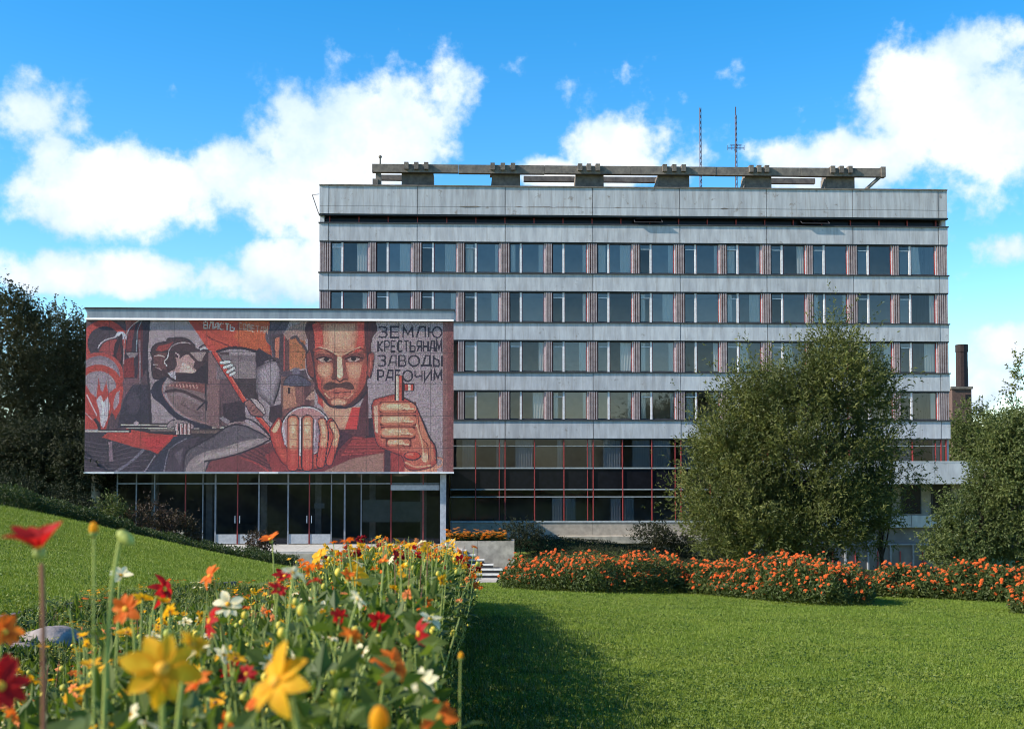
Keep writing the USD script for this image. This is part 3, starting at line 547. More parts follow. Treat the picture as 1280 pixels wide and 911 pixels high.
    # letters on the flag
    def letters(txt, x0, y0, w, h, gap, sw, col, slope=0.0, widths={}):
        F = {"З": [[(0, .08), (.35, 0), (.85, .05), (1, .22), (.85, .42), (.4, .47)], [(.4, .47), (.9, .52), (1, .75), (.8, .96), (.4, 1), (0, .92)]], "Е": [[(1, 0), (0, 0), (0, 1), (1, 1)], [(0, .5), (.85, .5)]], "М": [[(0, 1), (.08, 0), (.5, .7), (.92, 0), (1, 1)]], "Л": [[(0, 1), (.35, 0), (1, 0), (1, 1)]], "Ю": [[(0, 0), (0, 1)], [(0, .5), (.28, .5)], [(.28 + .36 + .36 * math.cos(t), .5 + .5 * math.sin(t)) for t in np.linspace(0, 2 * math.pi, 17)]],
             "К": [[(0, 0), (0, 1)], [(1, 0), (.05, .52), (1, 1)]], "Р": [[(0, 1), (0, 0), (.7, 0), (1, .12), (1, .45), (.7, .58), (0, .58)]], "С": [[(1, .1), (.7, 0), (.3, 0), (0, .25), (0, .75), (.3, 1), (.7, 1), (1, .9)]], "Т": [[(0, 0), (1, 0)], [(.5, 0), (.5, 1)]], "Ь": [[(0, 0), (0, 1), (.75, 1), (1, .85), (1, .6), (.75, .48), (0, .48)]], "Я": [[(1, 1), (1, 0), (.3, 0), (0, .12), (0, .4), (.3, .52), (1, .52)], [(.5, .52), (0, 1)]], "Н": [[(0, 0), (0, 1)], [(1, 0), (1, 1)], [(0, .5), (1, .5)]], "А": [[(0, 1), (.4, 0), (1, 0), (1, 1)], [(.22, .66), (1, .66)]],
             "В": [[(0, 0), (0, 1), (.8, 1), (1, .85), (1, .62), (.8, .48), (0, .48)], [(.75, .48), (.9, .35), (.9, .12), (.7, 0), (0, 0)]], "О": [[(.5 + .5 * math.cos(t), .5 + .5 * math.sin(t)) for t in np.linspace(0, 2 * math.pi, 21)]], "Д": [[(.08, .92), (.4, 0), (.92, 0), (.92, .92)], [(-.06, 1.08), (-.06, .92), (1.06, .92), (1.06, 1.08)]], "Ы": [[(0, 0), (0, 1), (.6, 1), (.72, .85), (.6, .45), (.05, .25)], [(1, 0), (1, 1)]], "Ч": [[(0, 0), (0, .45), (.2, .58), (1, .5)], [(1, 0), (1, 1)]], "И": [[(0, 0), (0, 1), (1, 0), (1, 1)]], "Б": [[(.95, 0), (0, 0), (0, 1), (.75, 1), (1, .85), (1, .6), (.75, .46), (0, .46)]]}
        ws = [widths.get(ch, 1.0) if ch != " " else .7 for ch in txt]
        u = (w - gap * (len(txt) - 1)) / sum(ws); x = x0
        for ch, k in zip(txt, ws):
            for st in F.get(ch, []):
                pts = [(x + a * u * k, y0 + b * h + slope * (x + a * u * k - x0)) for a, b in st]; paint(LineString(pts).buffer(sw / 2, cap_style=2, join_style=2), col)
            x += u * k + gap
    letters("ВЛАСТЬ", 252, 401.5, 38, 8, 2.0, 1.3, (190, 178, 172), .09); letters("СОВЕТАМ", 296, 402.5, 36, 8, 1.8, 1.1, (170, 140, 128), .18)
    # ---- coat and leg of the front soldier
    P([(181, 590), (205, 560), (216, 546), (240, 545), (213, 562), (206, 590)], (48, 50, 64)); P([(205, 590), (212, 560), (232, 549), (250, 546), (232, 566), (227, 590)], (64, 58, 68)); S([(204, 590), (209, 566), (215, 558), (232, 548)], 1.3, (100, 100, 112)); P([(216, 568), (228, 560), (224, 582)], (86, 80, 90))
    P(smooth_pts([(228, 591), (231, 566), (245, 556), (262, 546), (283, 533), (300, 531), (320, 539), (338, 549), (320, 558), (300, 566), (275, 573), (262, 575), (258, 583), (254, 591)]), (80, 76, 84))
    P(smooth_pts([(230, 591), (236, 577), (250, 567), (275, 560), (310, 550), (335, 548.5), (318, 558), (298, 566), (272, 573), (260, 576), (254, 591)]), (124, 116, 118)); P(smooth_pts([(240, 585), (250, 572), (280, 563), (315, 552), (300, 563), (270, 571), (254, 576)]), (142, 134, 134))
    S([(228, 590), (231, 567), (246, 556), (264, 546), (284, 533), (302, 532), (321, 540), (338, 549)], 2.2, DK); S([(286, 528), (298, 523), (312, 525), (326, 535), (338, 548)], 2.2, DK); S([(284, 530), (300, 528), (318, 535), (335, 547)], 1.6, (130, 112, 112)); S([(338, 549), (320, 558), (300, 566), (275, 573), (255, 577)], 1.8, DK)
    P([(256, 590), (262, 577), (300, 568), (338, 552), (350, 576), (372, 590)], (100, 58, 62)); 
    for a in range(5): S([(298 + 6 * a, 569 - 2.6 * a), (315 + 6 * a, 575 - a), (340 + 3 * a, 587 - a)], 1.8, (64, 44, 52), .8)
    S([(300, 572), (320, 580), (334, 589)], 1.6, (150, 66, 66), .9)
    # hand on the rifle
    P(smooth_pts([(207, 532), (211, 527), (216, 525), (228, 525.5), (240, 531), (238, 537), (222, 534), (209, 535), (207, 532)]), (132, 122, 126), 1, DK, 1.1)
    for x in (219.7, 224.8, 229.9, 234.8): SL([(x, 529), (x + .3, 544)], 5.0, DK); SL([(x, 530), (x + .3, 543.2)], 3.2, (186, 164, 162)); SL([(x + 1, 531), (x + 1.2, 543)], .9, (150, 92, 92))
    # ---- works behind the worker
    P([(337, 418), (352, 416), (352, 470), (340, 447)], (64, 56, 64)); P([(341, 423), (347, 420), (346, 447), (342, 446)], (168, 104, 84)); P([(352, 417), (361, 421), (360, 470), (352, 470)], (84, 60, 62)); SL([(353, 418), (353.5, 470)], 1.5, (140, 70, 70)); P([(360, 420), (380, 424), (380, 460), (360, 462)], (150, 96, 68)); P(smooth_pts([(352, 417), (360, 408), (370, 404), (381, 402), (381, 422), (374, 424), (366, 418), (357, 424)]), (132, 112, 106)); S([(362, 422), (368, 420), (372, 426), (378, 432), (382, 440)], 3.4, (64, 58, 64))
    for k in range(12): E(364 + (k * 7) % 15, 428 + (k * 11) % 30, 1.6, 1.2, (108, 82, 62), .7)
    P([(347, 464), (380, 462), (384, 474), (372, 480), (349, 478)], (70, 62, 72)); P([(363, 460), (372, 459), (373, 467), (364, 467)], (96, 94, 108))
    P([(349, 470), (392, 474), (392, 512), (349, 512)], (96, 74, 74)); P([(352, 481), (370, 481), (370, 513), (353, 519)], (154, 112, 94)); P([(366, 481), (387, 481), (387, 506), (370, 512)], (112, 78, 76)); P([(378, 481), (387, 481), (387, 506), (379, 508)], (78, 56, 60)); P(smooth_pts([(352, 481), (355, 473), (362, 469), (372, 469), (382, 474), (387, 481), (370, 482.5), (352, 481)]), (72, 72, 88), 1, DK, 1); P([(358, 484.5), (361, 484.5), (361, 492), (358, 492)], (52, 40, 46)); P([(388, 490), (392, 488), (392, 499), (386, 500), (380, 499)], (150, 120, 110))
    P([(350, 512), (378, 506), (400, 512), (398, 520), (350, 530)], (110, 74, 74)); P([(336, 508), (350, 505), (352, 520), (340, 530), (334, 525)], (58, 48, 56))
    # ---- red coat and collar
    P([(346, 552), (400, 560), (420, 536), (458, 541), (458, 527), (474, 528), (482, 556), (482, 590), (346, 590)], (96, 48, 54)); P([(442, 546), (480, 549), (480, 566), (425, 570)], (132, 60, 60))
    for k in range(5): SL([(436 - 3 * k, 549 + 4.4 * k), (479, 550 + 3.8 * k)], 1.1, (88, 44, 50))
    P([(419, 536), (444, 536), (440, 545), (424, 560), (416, 575), (408, 580)], (60, 42, 52)); P([(455, 524), (472, 520), (474, 545), (455, 548)], (48, 42, 52)); P([(400, 591), (440, 573), (480, 566), (480, 591)], (128, 100, 92)); P([(346, 560), (360, 588), (340, 590), (330, 570)], (124, 58, 60))
    # ---- neck, head
    P([(395, 493), (413, 508), (449, 508), (459, 485), (460, 546), (443, 546), (420, 536), (404, 514)], (76, 50, 56)); P([(397, 496), (413, 508.5), (449, 508.5), (445, 536), (420, 536), (404, 514)], (178, 132, 112)); P([(439, 509), (449, 509), (445, 536), (430, 536)], (182, 62, 62)); P([(395, 492), (402, 500), (403, 510), (396, 503)], (160, 66, 62))
    P(smooth_pts([(378.5, 413), (380, 405), (386, 400), (420, 398), (462, 399), (469, 404), (470, 412), (466, 418), (463.5, 425), (463.5, 440), (467, 441), (466, 456), (463, 471), (458.5, 474), (458, 490), (450, 500), (436, 509), (413, 509), (402, 500), (393, 490), (391, 478), (385, 470), (381, 455), (380, 441), (383, 437), (383, 425)]), (64, 46, 51))
    face = Polygon(smooth_pts([(392, 401), (424, 399), (455, 401), (454, 420), (456, 438), (458, 455), (456, 476), (450, 490), (437, 503), (428, 507.5), (414, 507.5), (404, 498), (396, 485), (392, 460), (391, 440), (393, 425)])); soft(face, (112, 60, 54), (158, 98, 82), 6, 2.0)
    P([(388, 404), (398, 402), (402, 420), (401, 436), (392, 440), (391, 420)], (166, 66, 60)); P([(445, 402), (453, 402), (454, 425), (452, 437), (441, 441), (446, 420)], (166, 66, 60)); P([(453, 402), (462, 402), (461, 440), (456, 440)], (74, 46, 50))
    for k in range(14): SL([(390 + (k % 3), 404 + 2.6 * k), (399 + (k % 2) * 3, 403 + 2.6 * k)], .7, (188, 110, 94), .7); SL([(443 + (k % 2) * 2, 404 + 2.6 * k), (454, 403.5 + 2.6 * k)], .7, (188, 110, 94), .7)
    soft(Polygon([(403, 403), (442, 403), (443, 420), (440, 436), (424, 444), (404, 436), (402, 420)]), (168, 120, 100), (188, 144, 122), 5, 2.4)
    P(smooth_pts([(380.5, 442), (386, 438), (390, 455), (391, 471), (384, 468), (381, 455)]), (104, 58, 56), 1, DK, 1); P(smooth_pts([(459, 441), (466, 441), (465, 458), (461, 471), (457, 465), (458, 450)]), (122, 66, 62), 1, DK, 1); S([(462, 445), (462, 455), (460, 464)], 1.2, (170, 96, 84))
    P(smooth_pts([(390, 446), (398, 441), (412, 443), (420, 447), (418, 456), (412, 453), (400, 453)]), (98, 60, 58)); P(smooth_pts([(427, 446), (434, 442), (448, 440), (455, 445), (448, 452), (432, 452), (428, 455)]), (98, 60, 58))
    P([(396, 448.5), (403, 446), (414, 448), (409, 451.5), (400, 452)], (150, 130, 124)); P([(432, 448), (440, 445.5), (449, 447.5), (444, 451), (435, 451)], (150, 130, 124)); E(406, 448.6, 3.2, 2.6, (34, 28, 34)); E(440.5, 447.8, 3.2, 2.6, (34, 28, 34)); S([(394, 448), (403, 445.6), (416, 448.5)], 1.8, (40, 30, 36)); S([(430, 448), (440, 444.8), (452, 447)], 1.8, (40, 30, 36))
    S([(390, 437), (399, 434.5), (409, 438.5), (420, 446)], 2.4, (92, 50, 48)); S([(427, 446), (437, 438.5), (446, 434), (455, 437)], 2.4, (92, 50, 48)); S([(397, 433), (408, 436), (419, 442), (428, 442), (440, 436), (449, 432.5)], 1.2, (208, 158, 132))
    P([(413, 448), (420, 446), (421, 465), (420, 473), (412, 473), (415, 462)], (92, 58, 56)); P([(426, 447), (430, 449), (432, 464), (434, 473), (427, 474)], (112, 66, 62)); P([(420, 445), (425.5, 445), (427.5, 468), (424, 473), (420, 471)], (206, 166, 142)); S([(414, 474), (419, 473.5), (423, 476.5), (428, 474), (433, 474)], 1.8, (56, 38, 42))
    soft(Polygon(smooth_pts([(395, 456), (404, 453), (412, 456), (412, 466), (404, 472), (396, 466), (395, 456)])), (168, 116, 96), (186, 134, 112), 3, 1.5); soft(Polygon(smooth_pts([(432, 456), (442, 453), (451, 456), (450, 468), (442, 474), (435, 468), (432, 456)])), (168, 116, 96), (184, 132, 110), 3, 1.5)
    P([(451, 456), (457.5, 455), (456, 477), (449, 490), (438, 502), (446, 484)], (142, 70, 62)); P([(394, 468), (399, 474), (403, 492), (396, 484)], (160, 66, 60)); S([(402, 474), (400, 484), (404, 492)], 1.6, (110, 60, 58))
    P(smooth_pts([(402, 485), (404, 480), (412, 476.5), (422, 479), (432, 476.5), (439, 479.5), (441.5, 485.5), (435, 486.5), (422, 484), (410, 487), (405, 487)]), (72, 52, 52))
    P(smooth_pts([(408, 489.5), (422, 485.5), (439, 488.5), (431, 494), (418, 494.5)]), (152, 84, 74)); S([(410, 490), (422, 490.5), (437, 489)], 1.1, (70, 42, 46)); S([(404, 491), (410, 497), (416, 497)], 1.4, (196, 146, 122)); S([(440, 491), (434, 497), (428, 497)], 1.4, (190, 140, 116)); S([(412, 498), (421, 496.5), (432, 498)], 1.4, (116, 68, 64)); soft(Polygon(smooth_pts([(411, 501), (421, 498), (432, 501), (428, 506), (415, 506), (411, 501)])), (172, 116, 96), (194, 142, 118), 3, 1); E(422, 507.5, 5, 1.6, DK); S([(396, 488), (404, 498), (413, 508), (436, 508.5), (450, 498), (457, 489)], 2.2, DK)
    # ---- globe and the hand that holds it
    E(381, 539, 32.5, 32.5, DK); E(381, 539, 31, 31, (196, 186, 188)); E(381, 539, 29.6, 29.6, (150, 120, 124)); ring(381, 539, 17, 29, (158, 118, 118), (350, 508, 412, 522)); E(381, 545, 22, 22, (128, 116, 128))
    palm = Polygon(smooth_pts([(336, 537), (341, 529), (347, 522), (350.5, 528), (350, 540), (354, 554), (362, 566), (382, 570), (398, 564), (402, 540), (410, 524), (416, 526), (422, 540), (418, 560), (411, 577), (400, 584), (385, 587), (366, 586), (352, 578), (342, 562), (337, 548)])); paint(palm.buffer(1), DK); soft(palm, (146, 58, 56), (168, 76, 66), 3, 2)
    P([(338, 538), (343, 530), (347.5, 524), (348.5, 531), (345, 539), (341, 541)], (206, 162, 132)); P([(404, 523), (398, 540), (396, 562), (404, 566), (407, 545)], (150, 64, 60))
    for (x, y0_, y1_, w, lean) in ((364.8, 526, 557, 13.5, 0), (382.8, 526, 557, 13.5, 0), (402.5, 527, 556, 9.5, 1), (416.5, 530, 556, 7.5, 2)):
        top, bot, low = (x - lean * 1.2, y0_), (x + lean * .5, y1_), (x - lean * 3, 582 - lean * 2)
        S([top, (x + lean * 1.5, (y0_ + y1_) / 2), bot, low], w + 2.4, DK); S([bot, low], w, (166, 70, 64)); S([top, (x + lean * 1.5, (y0_ + y1_) / 2), bot], w, (176, 100, 82)); S([top, (x + lean * 1.5, (y0_ + y1_) / 2), bot], w * .66, FL); S([(top[0], top[1] + 4), (x + lean, (y0_ + y1_) / 2 - 2)], w * .34, (216, 176, 144))
        SL([(x - w * .36, y0_ + 5), (x + w * .36, y0_ + 5)], .9, (120, 70, 62)); SL([(x - w * .36, y1_ - 8), (x + w * .36, y1_ - 8)], .8, (140, 84, 70)); SL([bot, low], w * .25, (190, 92, 80), .7)
    SL([(374, 522), (374, 570)], 1.5, (200, 192, 200)); SL([(392.5, 524), (391.5, 556)], 2.2, (176, 164, 172)); SL([(352.5, 532), (355.5, 556)], 2.6, (180, 168, 176))
    # ---- fist with the key
    P([(479, 560), (506, 560), (506, 590), (479, 590)], (126, 56, 56)); SL([(484, 560), (484, 590)], 8, (58, 46, 54)); P([(505, 575), (546, 575), (546, 590), (505, 590)], (168, 112, 92))
    fist = Polygon(smooth_pts([(464, 506), (468, 499), (480, 496), (492, 493), (505, 497), (518, 505), (522, 513), (530, 530), (537, 547), (544, 558), (546, 576), (538, 584), (518, 588), (507, 584), (503, 571), (490, 565), (478, 560), (472, 556), (468, 545), (465, 525)])); paint(fist.buffer(1), DK); soft(fist, (140, 62, 58), (164, 92, 78), 4, 2)
    P([(466, 508), (471, 506), (472, 542), (468, 540)], (188, 150, 130)); P([(522, 516), (529, 532), (541, 558), (543, 575), (532, 580), (528, 560), (521, 545)], (172, 106, 86)); S([(522, 520), (526, 545), (534, 556), (536, 575)], 1.2, (100, 54, 54)); S([(520, 530), (527, 552), (529, 572)], 1.6, (200, 150, 122))
    for (xa, xb, y, w) in ((479, 514, 509, 12.5), (480, 514, 525, 12.5), (481, 513, 540.5, 12.5), (487, 508, 553.5, 8.5)):
        SL([(xa - 6, y), (xb + 6, y)], w + 2.4, (86, 44, 46)); S([(xa, y), (xb, y)], w, (176, 104, 84)); S([(xa, y - .5), (xb - 6, y - .5)], w * .66, FL); S([(xa + 6, y - 1.5), (xb - 14, y - 1.5)], w * .34, (214, 174, 142)); S([(xb - 10, y + 1), (xb + 2, y + 2)], 1.6, (216, 180, 150)); S([(xb - 12, y + 3), (xb, y + 4)], 1, (110, 60, 56))
    E(515, 570, 11, 6, DK); E(515, 569.5, 9.5, 4.6, (172, 66, 58)); E(512, 568.5, 5, 1.8, (196, 104, 88)); E(531, 572, 4, 6, (200, 160, 134)); S([(506, 578), (520, 584), (538, 582)], 2, FL)
    S([(544, 572), (551, 573), (554, 578), (548, 584), (530, 589)], 2.6, (180, 126, 104)); S([(544, 571), (552, 572), (556, 578)], .9, DK)
    S([(505, 497), (518, 505), (525, 519), (536, 546), (544, 558), (546, 578)], 1.6, DK)
    # border, lettering, then the key in front
    P([(553, 400), (567, 400), (567, 590), (553, 590)], (112, 82, 82)); P([(559, 400), (567, 400), (567, 590), (559, 590)], (106, 70, 70))
    INK = (40, 38, 50)
    letters("ЗЕМЛЮ", 471.5, 407, 80.5, 13.4, 4.6, 2.1, INK, 0, {"Ю": 1.5, "М": 1.15}); letters("КРЕСТЬЯНАМ", 471.5, 425, 80.5, 13.2, 2.3, 2.0, INK, 0, {"М": 1.2}); letters("ЗАВОДЫ", 471.5, 443.3, 80.5, 13.4, 3.8, 2.1, INK, 0, {"О": 1.3, "З": .9, "А": .9, "В": .8}); letters("РАБОЧИМ", 471.5, 462.3, 80.5, 13.4, 3.2, 2.1, INK, 0, {"О": 1.35, "Р": .75, "Б": .7, "М": 1.1})
    P([(492.5, 468), (504, 468), (504.5, 500), (492.5, 500)], (46, 34, 40)); SL([(496, 469), (496, 500)], 3.4, (206, 176, 158)); SL([(499.6, 469), (499.6, 500)], 3.2, (176, 72, 62)); P([(504, 478.5), (517, 478.5), (517, 488.5), (504, 488.5)], (48, 38, 44)); P([(505, 479.5), (509, 479.5), (509, 487.5), (505, 487.5)], (150, 62, 56)); P([(509, 479.5), (512.5, 479.5), (512.5, 487.5), (509, 487.5)], (196, 180, 172)); P([(512.5, 479.5), (515.5, 479.5), (515.5, 487.5), (512.5, 487.5)], (176, 72, 62))
    # ---- stones: every tile its own tone
    r = np.random.default_rng(5)
    C = (C * .92 + np.array([120, 92, 90]) * .08) * np.array([1.06, .975, .95]); C *= 1 + r.normal(0, .15, (H, W, 1)) + r.normal(0, .04, (H, W, 3)); C *= (.93 + .14 * meshkit.fbm(np.stack([X * .03, Y * .03, 0 * X], -1), 3)[..., None])
    A = np.clip(lin(np.clip(C, 8, 235)) * MUR, .004, .85)
    xs, zs = np.linspace(0, WW, W + 1), np.linspace(MZ1, MZ0, H + 1)
    cols = [0] + [int((x - 105) / 462 * W) for x in (134, 174.5, 215, 255.5, 296, 336, 376.5, 417, 457.5, 498, 538)] + [W]; rows = [0] + [int((y - 400) / 190 * H) for y in (439.5, 479.5, 520, 560)] + [H]
    mat = usdkit.material(stage, L + "mosaic_stones", {"a": ("attribute", {"attribute": "stone"}), "p": ("principled_bsdf", {"roughness": .55, "specular_ior_level": .3})}, [("a.color", "p.base_color")], surface="p.BSDF")
    wall = UsdGeom.Xform.Define(stage, numbered(path_of(hall), "mosaic")).GetPrim(); tag(wall, "mosaic of a charging soldier, a moustached worker, a globe, a key and lettering")
    g = .07 * (xs[1] - xs[0])
    for i0, i1 in zip(rows[:-1], rows[1:]):
        for j0, j1 in zip(cols[:-1], cols[1:]):
            h, w = i1 - i0, j1 - j0; I, Jx = np.meshgrid(np.arange(i0, i1), np.arange(j0, j1), indexing="ij"); I, Jx = I.ravel(), Jx.ravel()
            jl = np.where(Jx == j0, .6 * (xs[1] - xs[0]), g); jt = np.where(I == i0, .6 * (xs[1] - xs[0]), g)
            x0, x1, z0, z1 = xs[Jx] + jl, xs[Jx + 1] - g, zs[I + 1] + g, zs[I] - jt
            y = r.uniform(-.004, .004, len(I))
            v = np.stack([np.stack([x0, y, z0], 1), np.stack([x1, y, z0], 1), np.stack([x1, y, z1], 1), np.stack([x0, y, z1], 1)], 1).reshape(-1, 3)
            k = np.arange(len(I)) * 4; f = np.stack([k, k + 1, k + 2, k + 3], 1)
            p = part("mosaic_panel", wall, (v, f), mat)
            pv = UsdGeom.PrimvarsAPI(p).CreatePrimvar("stone", Sdf.ValueTypeNames.Color3fArray, "vertex"); pv.Set(Vt.Vec3fArray.FromNumpy(np.repeat(A[I, Jx], 4, 0).astype(np.float32)))
    part("grout", wall, BX(.002, WW - .002, .01, .078, MZ0 + .002, MZ1 - .002).mesh(), sill_m)
MUR = 1.65
mosaic()
# glazed front below, set back
GY_ = 1.1
gz0, gz1, gz2 = .02, at(105, 604, 73)[2], MZ0 - .13
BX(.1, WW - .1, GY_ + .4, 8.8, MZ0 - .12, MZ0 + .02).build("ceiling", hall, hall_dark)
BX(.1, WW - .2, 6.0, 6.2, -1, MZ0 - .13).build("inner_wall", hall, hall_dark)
BX(.1, .3, GY_, 8.8, -1, MZ0 - .13).build("side_wall", hall, plinth_m)
for u in (3.2, 6.6, 10.0, 13.4, 16.8, 20.0): BX(u, u + .38, 3.1, 3.48, .005, MZ0 - .135).build("inner_column", hall, stone_m)
BX(8.0, 11.5, 4.6, 5.2, .005, 1.1).build("counter", hall, roofcon)
BX(.15, WW - .15, .8, 8.8, MZ0 + .025, MZ0 + .2).build("roof", hall, roofcon)
BX(.31, WW - .2, GY_, 6, -.3, .0).build("floor", hall, room_floor)
posts = [140, 164, 187, 226, 248, 264, 292, 319, 356, 383, 411, 428, 449, 487, 528, 550]
pxs = [hx(p) * 1.0 for p in posts]
for i, u in enumerate(pxs):
    wd = .10 if posts[i] in (264, 319, 356, 428) else .055
    big = posts[i] == 550
    if big: BX(u, u + .36, GY_ - .6, GY_ - .15, -.3, gz2).build("pillar", hall, pillar_m)
    else: BX(u - wd / 2, u + wd / 2, GY_ - .06, GY_ + .06, 0.0, gz2).build("mullion", hall, red_m if posts[i] in (226, 292, 383, 487, 528) else post_m)
    if i == len(pxs) - 1: break
    u2 = pxs[i + 1]
    BX(u + .05, u2 - .05, GY_ - .04, GY_ + .04, gz1 - .06, gz1 + .03).build("transom", hall, post_m)
    BX(u + .05, u2 - .05, GY_ - .005, GY_ + .005, gz1 + .035, gz2).build("pane", hall, hall_glass)
    if (posts[i], posts[i + 1]) in ((264, 292), (292, 319), (356, 383), (383, 411)):
        d = UsdGeom.Xform.Define(stage, numbered(path_of(hall), "door")).GetPrim()
        BX(u + .05, u2 - .05, GY_ - .03, GY_ + .03, .05, .62).build("kick_panel", d, kick_m); BX(u + .05, u2 - .05, GY_ - .005, GY_ + .005, .625, gz1 - .065).build("pane", d, hall_glass)
        BX(u2 - .16 if posts[i] in (264, 356) else u + .12, u2 - .12 if posts[i] in (264, 356) else u + .16, GY_ - .12, GY_ - .035, 1.3, 1.75).build("handle", d, white_metal)
    else:
        BX(u + .05, u2 - .05, GY_ - .005, GY_ + .005, .05, gz1 - .065).build("pane", hall, hall_glass)
    if posts[i] in (449, 487): BX(u + .06, u2 - .06, GY_ + .12, GY_ + .14, 1.35, 2.6 if posts[i] == 487 else 2.7).build("blind", hall, blind_m)
BX(pxs[13], pxs[15] - .05, GY_ - .25, GY_ - .08, gz1 - .42, gz1 - .1).build("light_panel", hall, pillar_m)
BX(hx(389), hx(402), GY_ + .03, GY_ + .05, 2.2, 2.5).build("door_notice", hall, kick_m)
BX(WW - .28, WW - .2, GY_, 8.8, -1, MZ0 - .13).build("side_wall", hall, glass_dark)
BX(.0, hx(226), GY_ - .3, GY_ - .07, -.5, .9).build("low_wall", hall, plinth_m)
# terrace slab
ter = thing("terrace", "pale paved terrace before the entrance doors", "terrace", W0, ROT)
for a in np.arange(hx(262), WW + .2, 2.0):
    for q, b in enumerate(np.arange(-5.6, GY_ - .4, 1.85)): BX(a + .01, min(a + 2, WW + .6) - .01, b + .01, b + 1.84, -.12, .0 + .004 * rng.random()).build("paving_slab", ter, stone_m)
BX(hx(262), WW + .6, -5.7, GY_ - .5, -2.2, -.125).build("base", ter, planter_m)
# steps and planter to the right
st = thing("entrance_steps", "flight of pale steps descending from the terrace beside the planter", "steps", (0, 0, 0))
s0 = at(583, 684, 68.6)
nst = 7; rise = .235
for k in range(nst):
    zt = -.02 - k * rise; xr = s0[0] + .52 * min(k, 4) - (.15 if k > 4 else 0); xl = s0[0] - 1.5 + .28 * k; y1 = 68.9 - .42 * k
    BX(xl, xr - .04, y1 - .36, 69.2, zt - rise + .0, zt - .085).build("riser", st, riser_m)
    BX(xl - .02, xr, y1 - .46, y1 + .10, zt - .08, zt).build("tread", st, tread_m)
pa, pb = at(556, 676, 69.6), at(643, 676, 69.6)
pl = thing("planter", "long grey concrete planter full of yellow flowers beside the steps", "planter", (pa[0], 69.6, 0))
PW = pb[0] - pa[0]
for a, b in ((0, PW * .47), (PW * .47, PW)): MB().box(a + .01, b - .01, 0, .16, -1.6, pa[2]).build("front_slab", pl, planter_m)
MB().box(PW - .16, PW, .165, 1.9, -1.6, pa[2] - .004).build("end_slab", pl, planter_m); BX(.01, PW - .17, .17, 1.9, -1.4, pa[2] - .08).build("soil", pl, soil)
sx = np.arange(at(590, 722, 62)[0] - .2, at(622, 722, 62)[0] + .2, .3)
struct("path", sheet(sx, np.arange(56, 67.2, .4), .02), path_m, "short pale path leading to the foot of the steps", "path")

# ------------------------------------------------------------------ far chimney
ch = at(1203, 505, 130.0); s = 130 / 1500
t = thing("brick_chimney", "tall dark brick chimney beyond the right end of the office building", "chimney", (ch[0], 130, 0))
ztop = at(1203, 431, 130)[2]
MB().tube([(0, 0, -2), (0, 0, ztop - .8)], [.70, .62], 12).build("shaft", t, brick_m); MB().tube([(0, 0, ztop - .8), (0, 0, ztop)], .67, 12).build("rim", t, brick_m)
b = thing("boiler_house", "small brown brick boiler house in front of the dark chimney", "building", (ch[0] - .6, 127, 0))
BX(-1.6, .45, 0, 2.2, -3, at(1200, 487, 128)[2]).build("wall", b, brick_l); BX(-1.75, .57, -.15, 2.3, at(1200, 487, 128)[2] + .003, at(1200, 484, 128)[2]).build("roof", b, roofcon); BX(-.2, .4, -.06, -.003, at(1200, 500, 128)[2], at(1200, 494, 128)[2]).build("window", b, spandrel_m)

# ------------------------------------------------------------------ foliage
def leaves(base, axis, length, width, r, fold=.25, droop=0.0):
    "folded leaf blades: two quads' worth of triangles sharing a midrib (4 vertices, 2 triangles)"
    n = len(base); axis = axis / (np.linalg.norm(axis, axis=1, keepdims=True) + 1e-9)
    rnd = r.normal(size=(n, 3)); side = np.cross(axis, rnd); side /= np.linalg.norm(side, axis=1, keepdims=True) + 1e-9; up_ = np.cross(side, axis)
    L_ = np.broadcast_to(length, n)[:, None]; W_ = np.broadcast_to(width, n)[:, None]
    mid = base + axis * L_ * .45 ; tip = base + axis * L_ - np.array([0, 0, 1.0]) * droop * L_
    v = np.stack([base, mid + side * W_ * .5 + up_ * W_ * fold, tip, mid - side * W_ * .5 + up_ * W_ * fold], 1).reshape(-1, 3)
    k = np.arange(n)[:, None] * 4
    return v, np.concatenate([k + [[0, 1, 2]], k + [[0, 2, 3]]]).astype(int)
GROW = {21: .75, 22: .7}
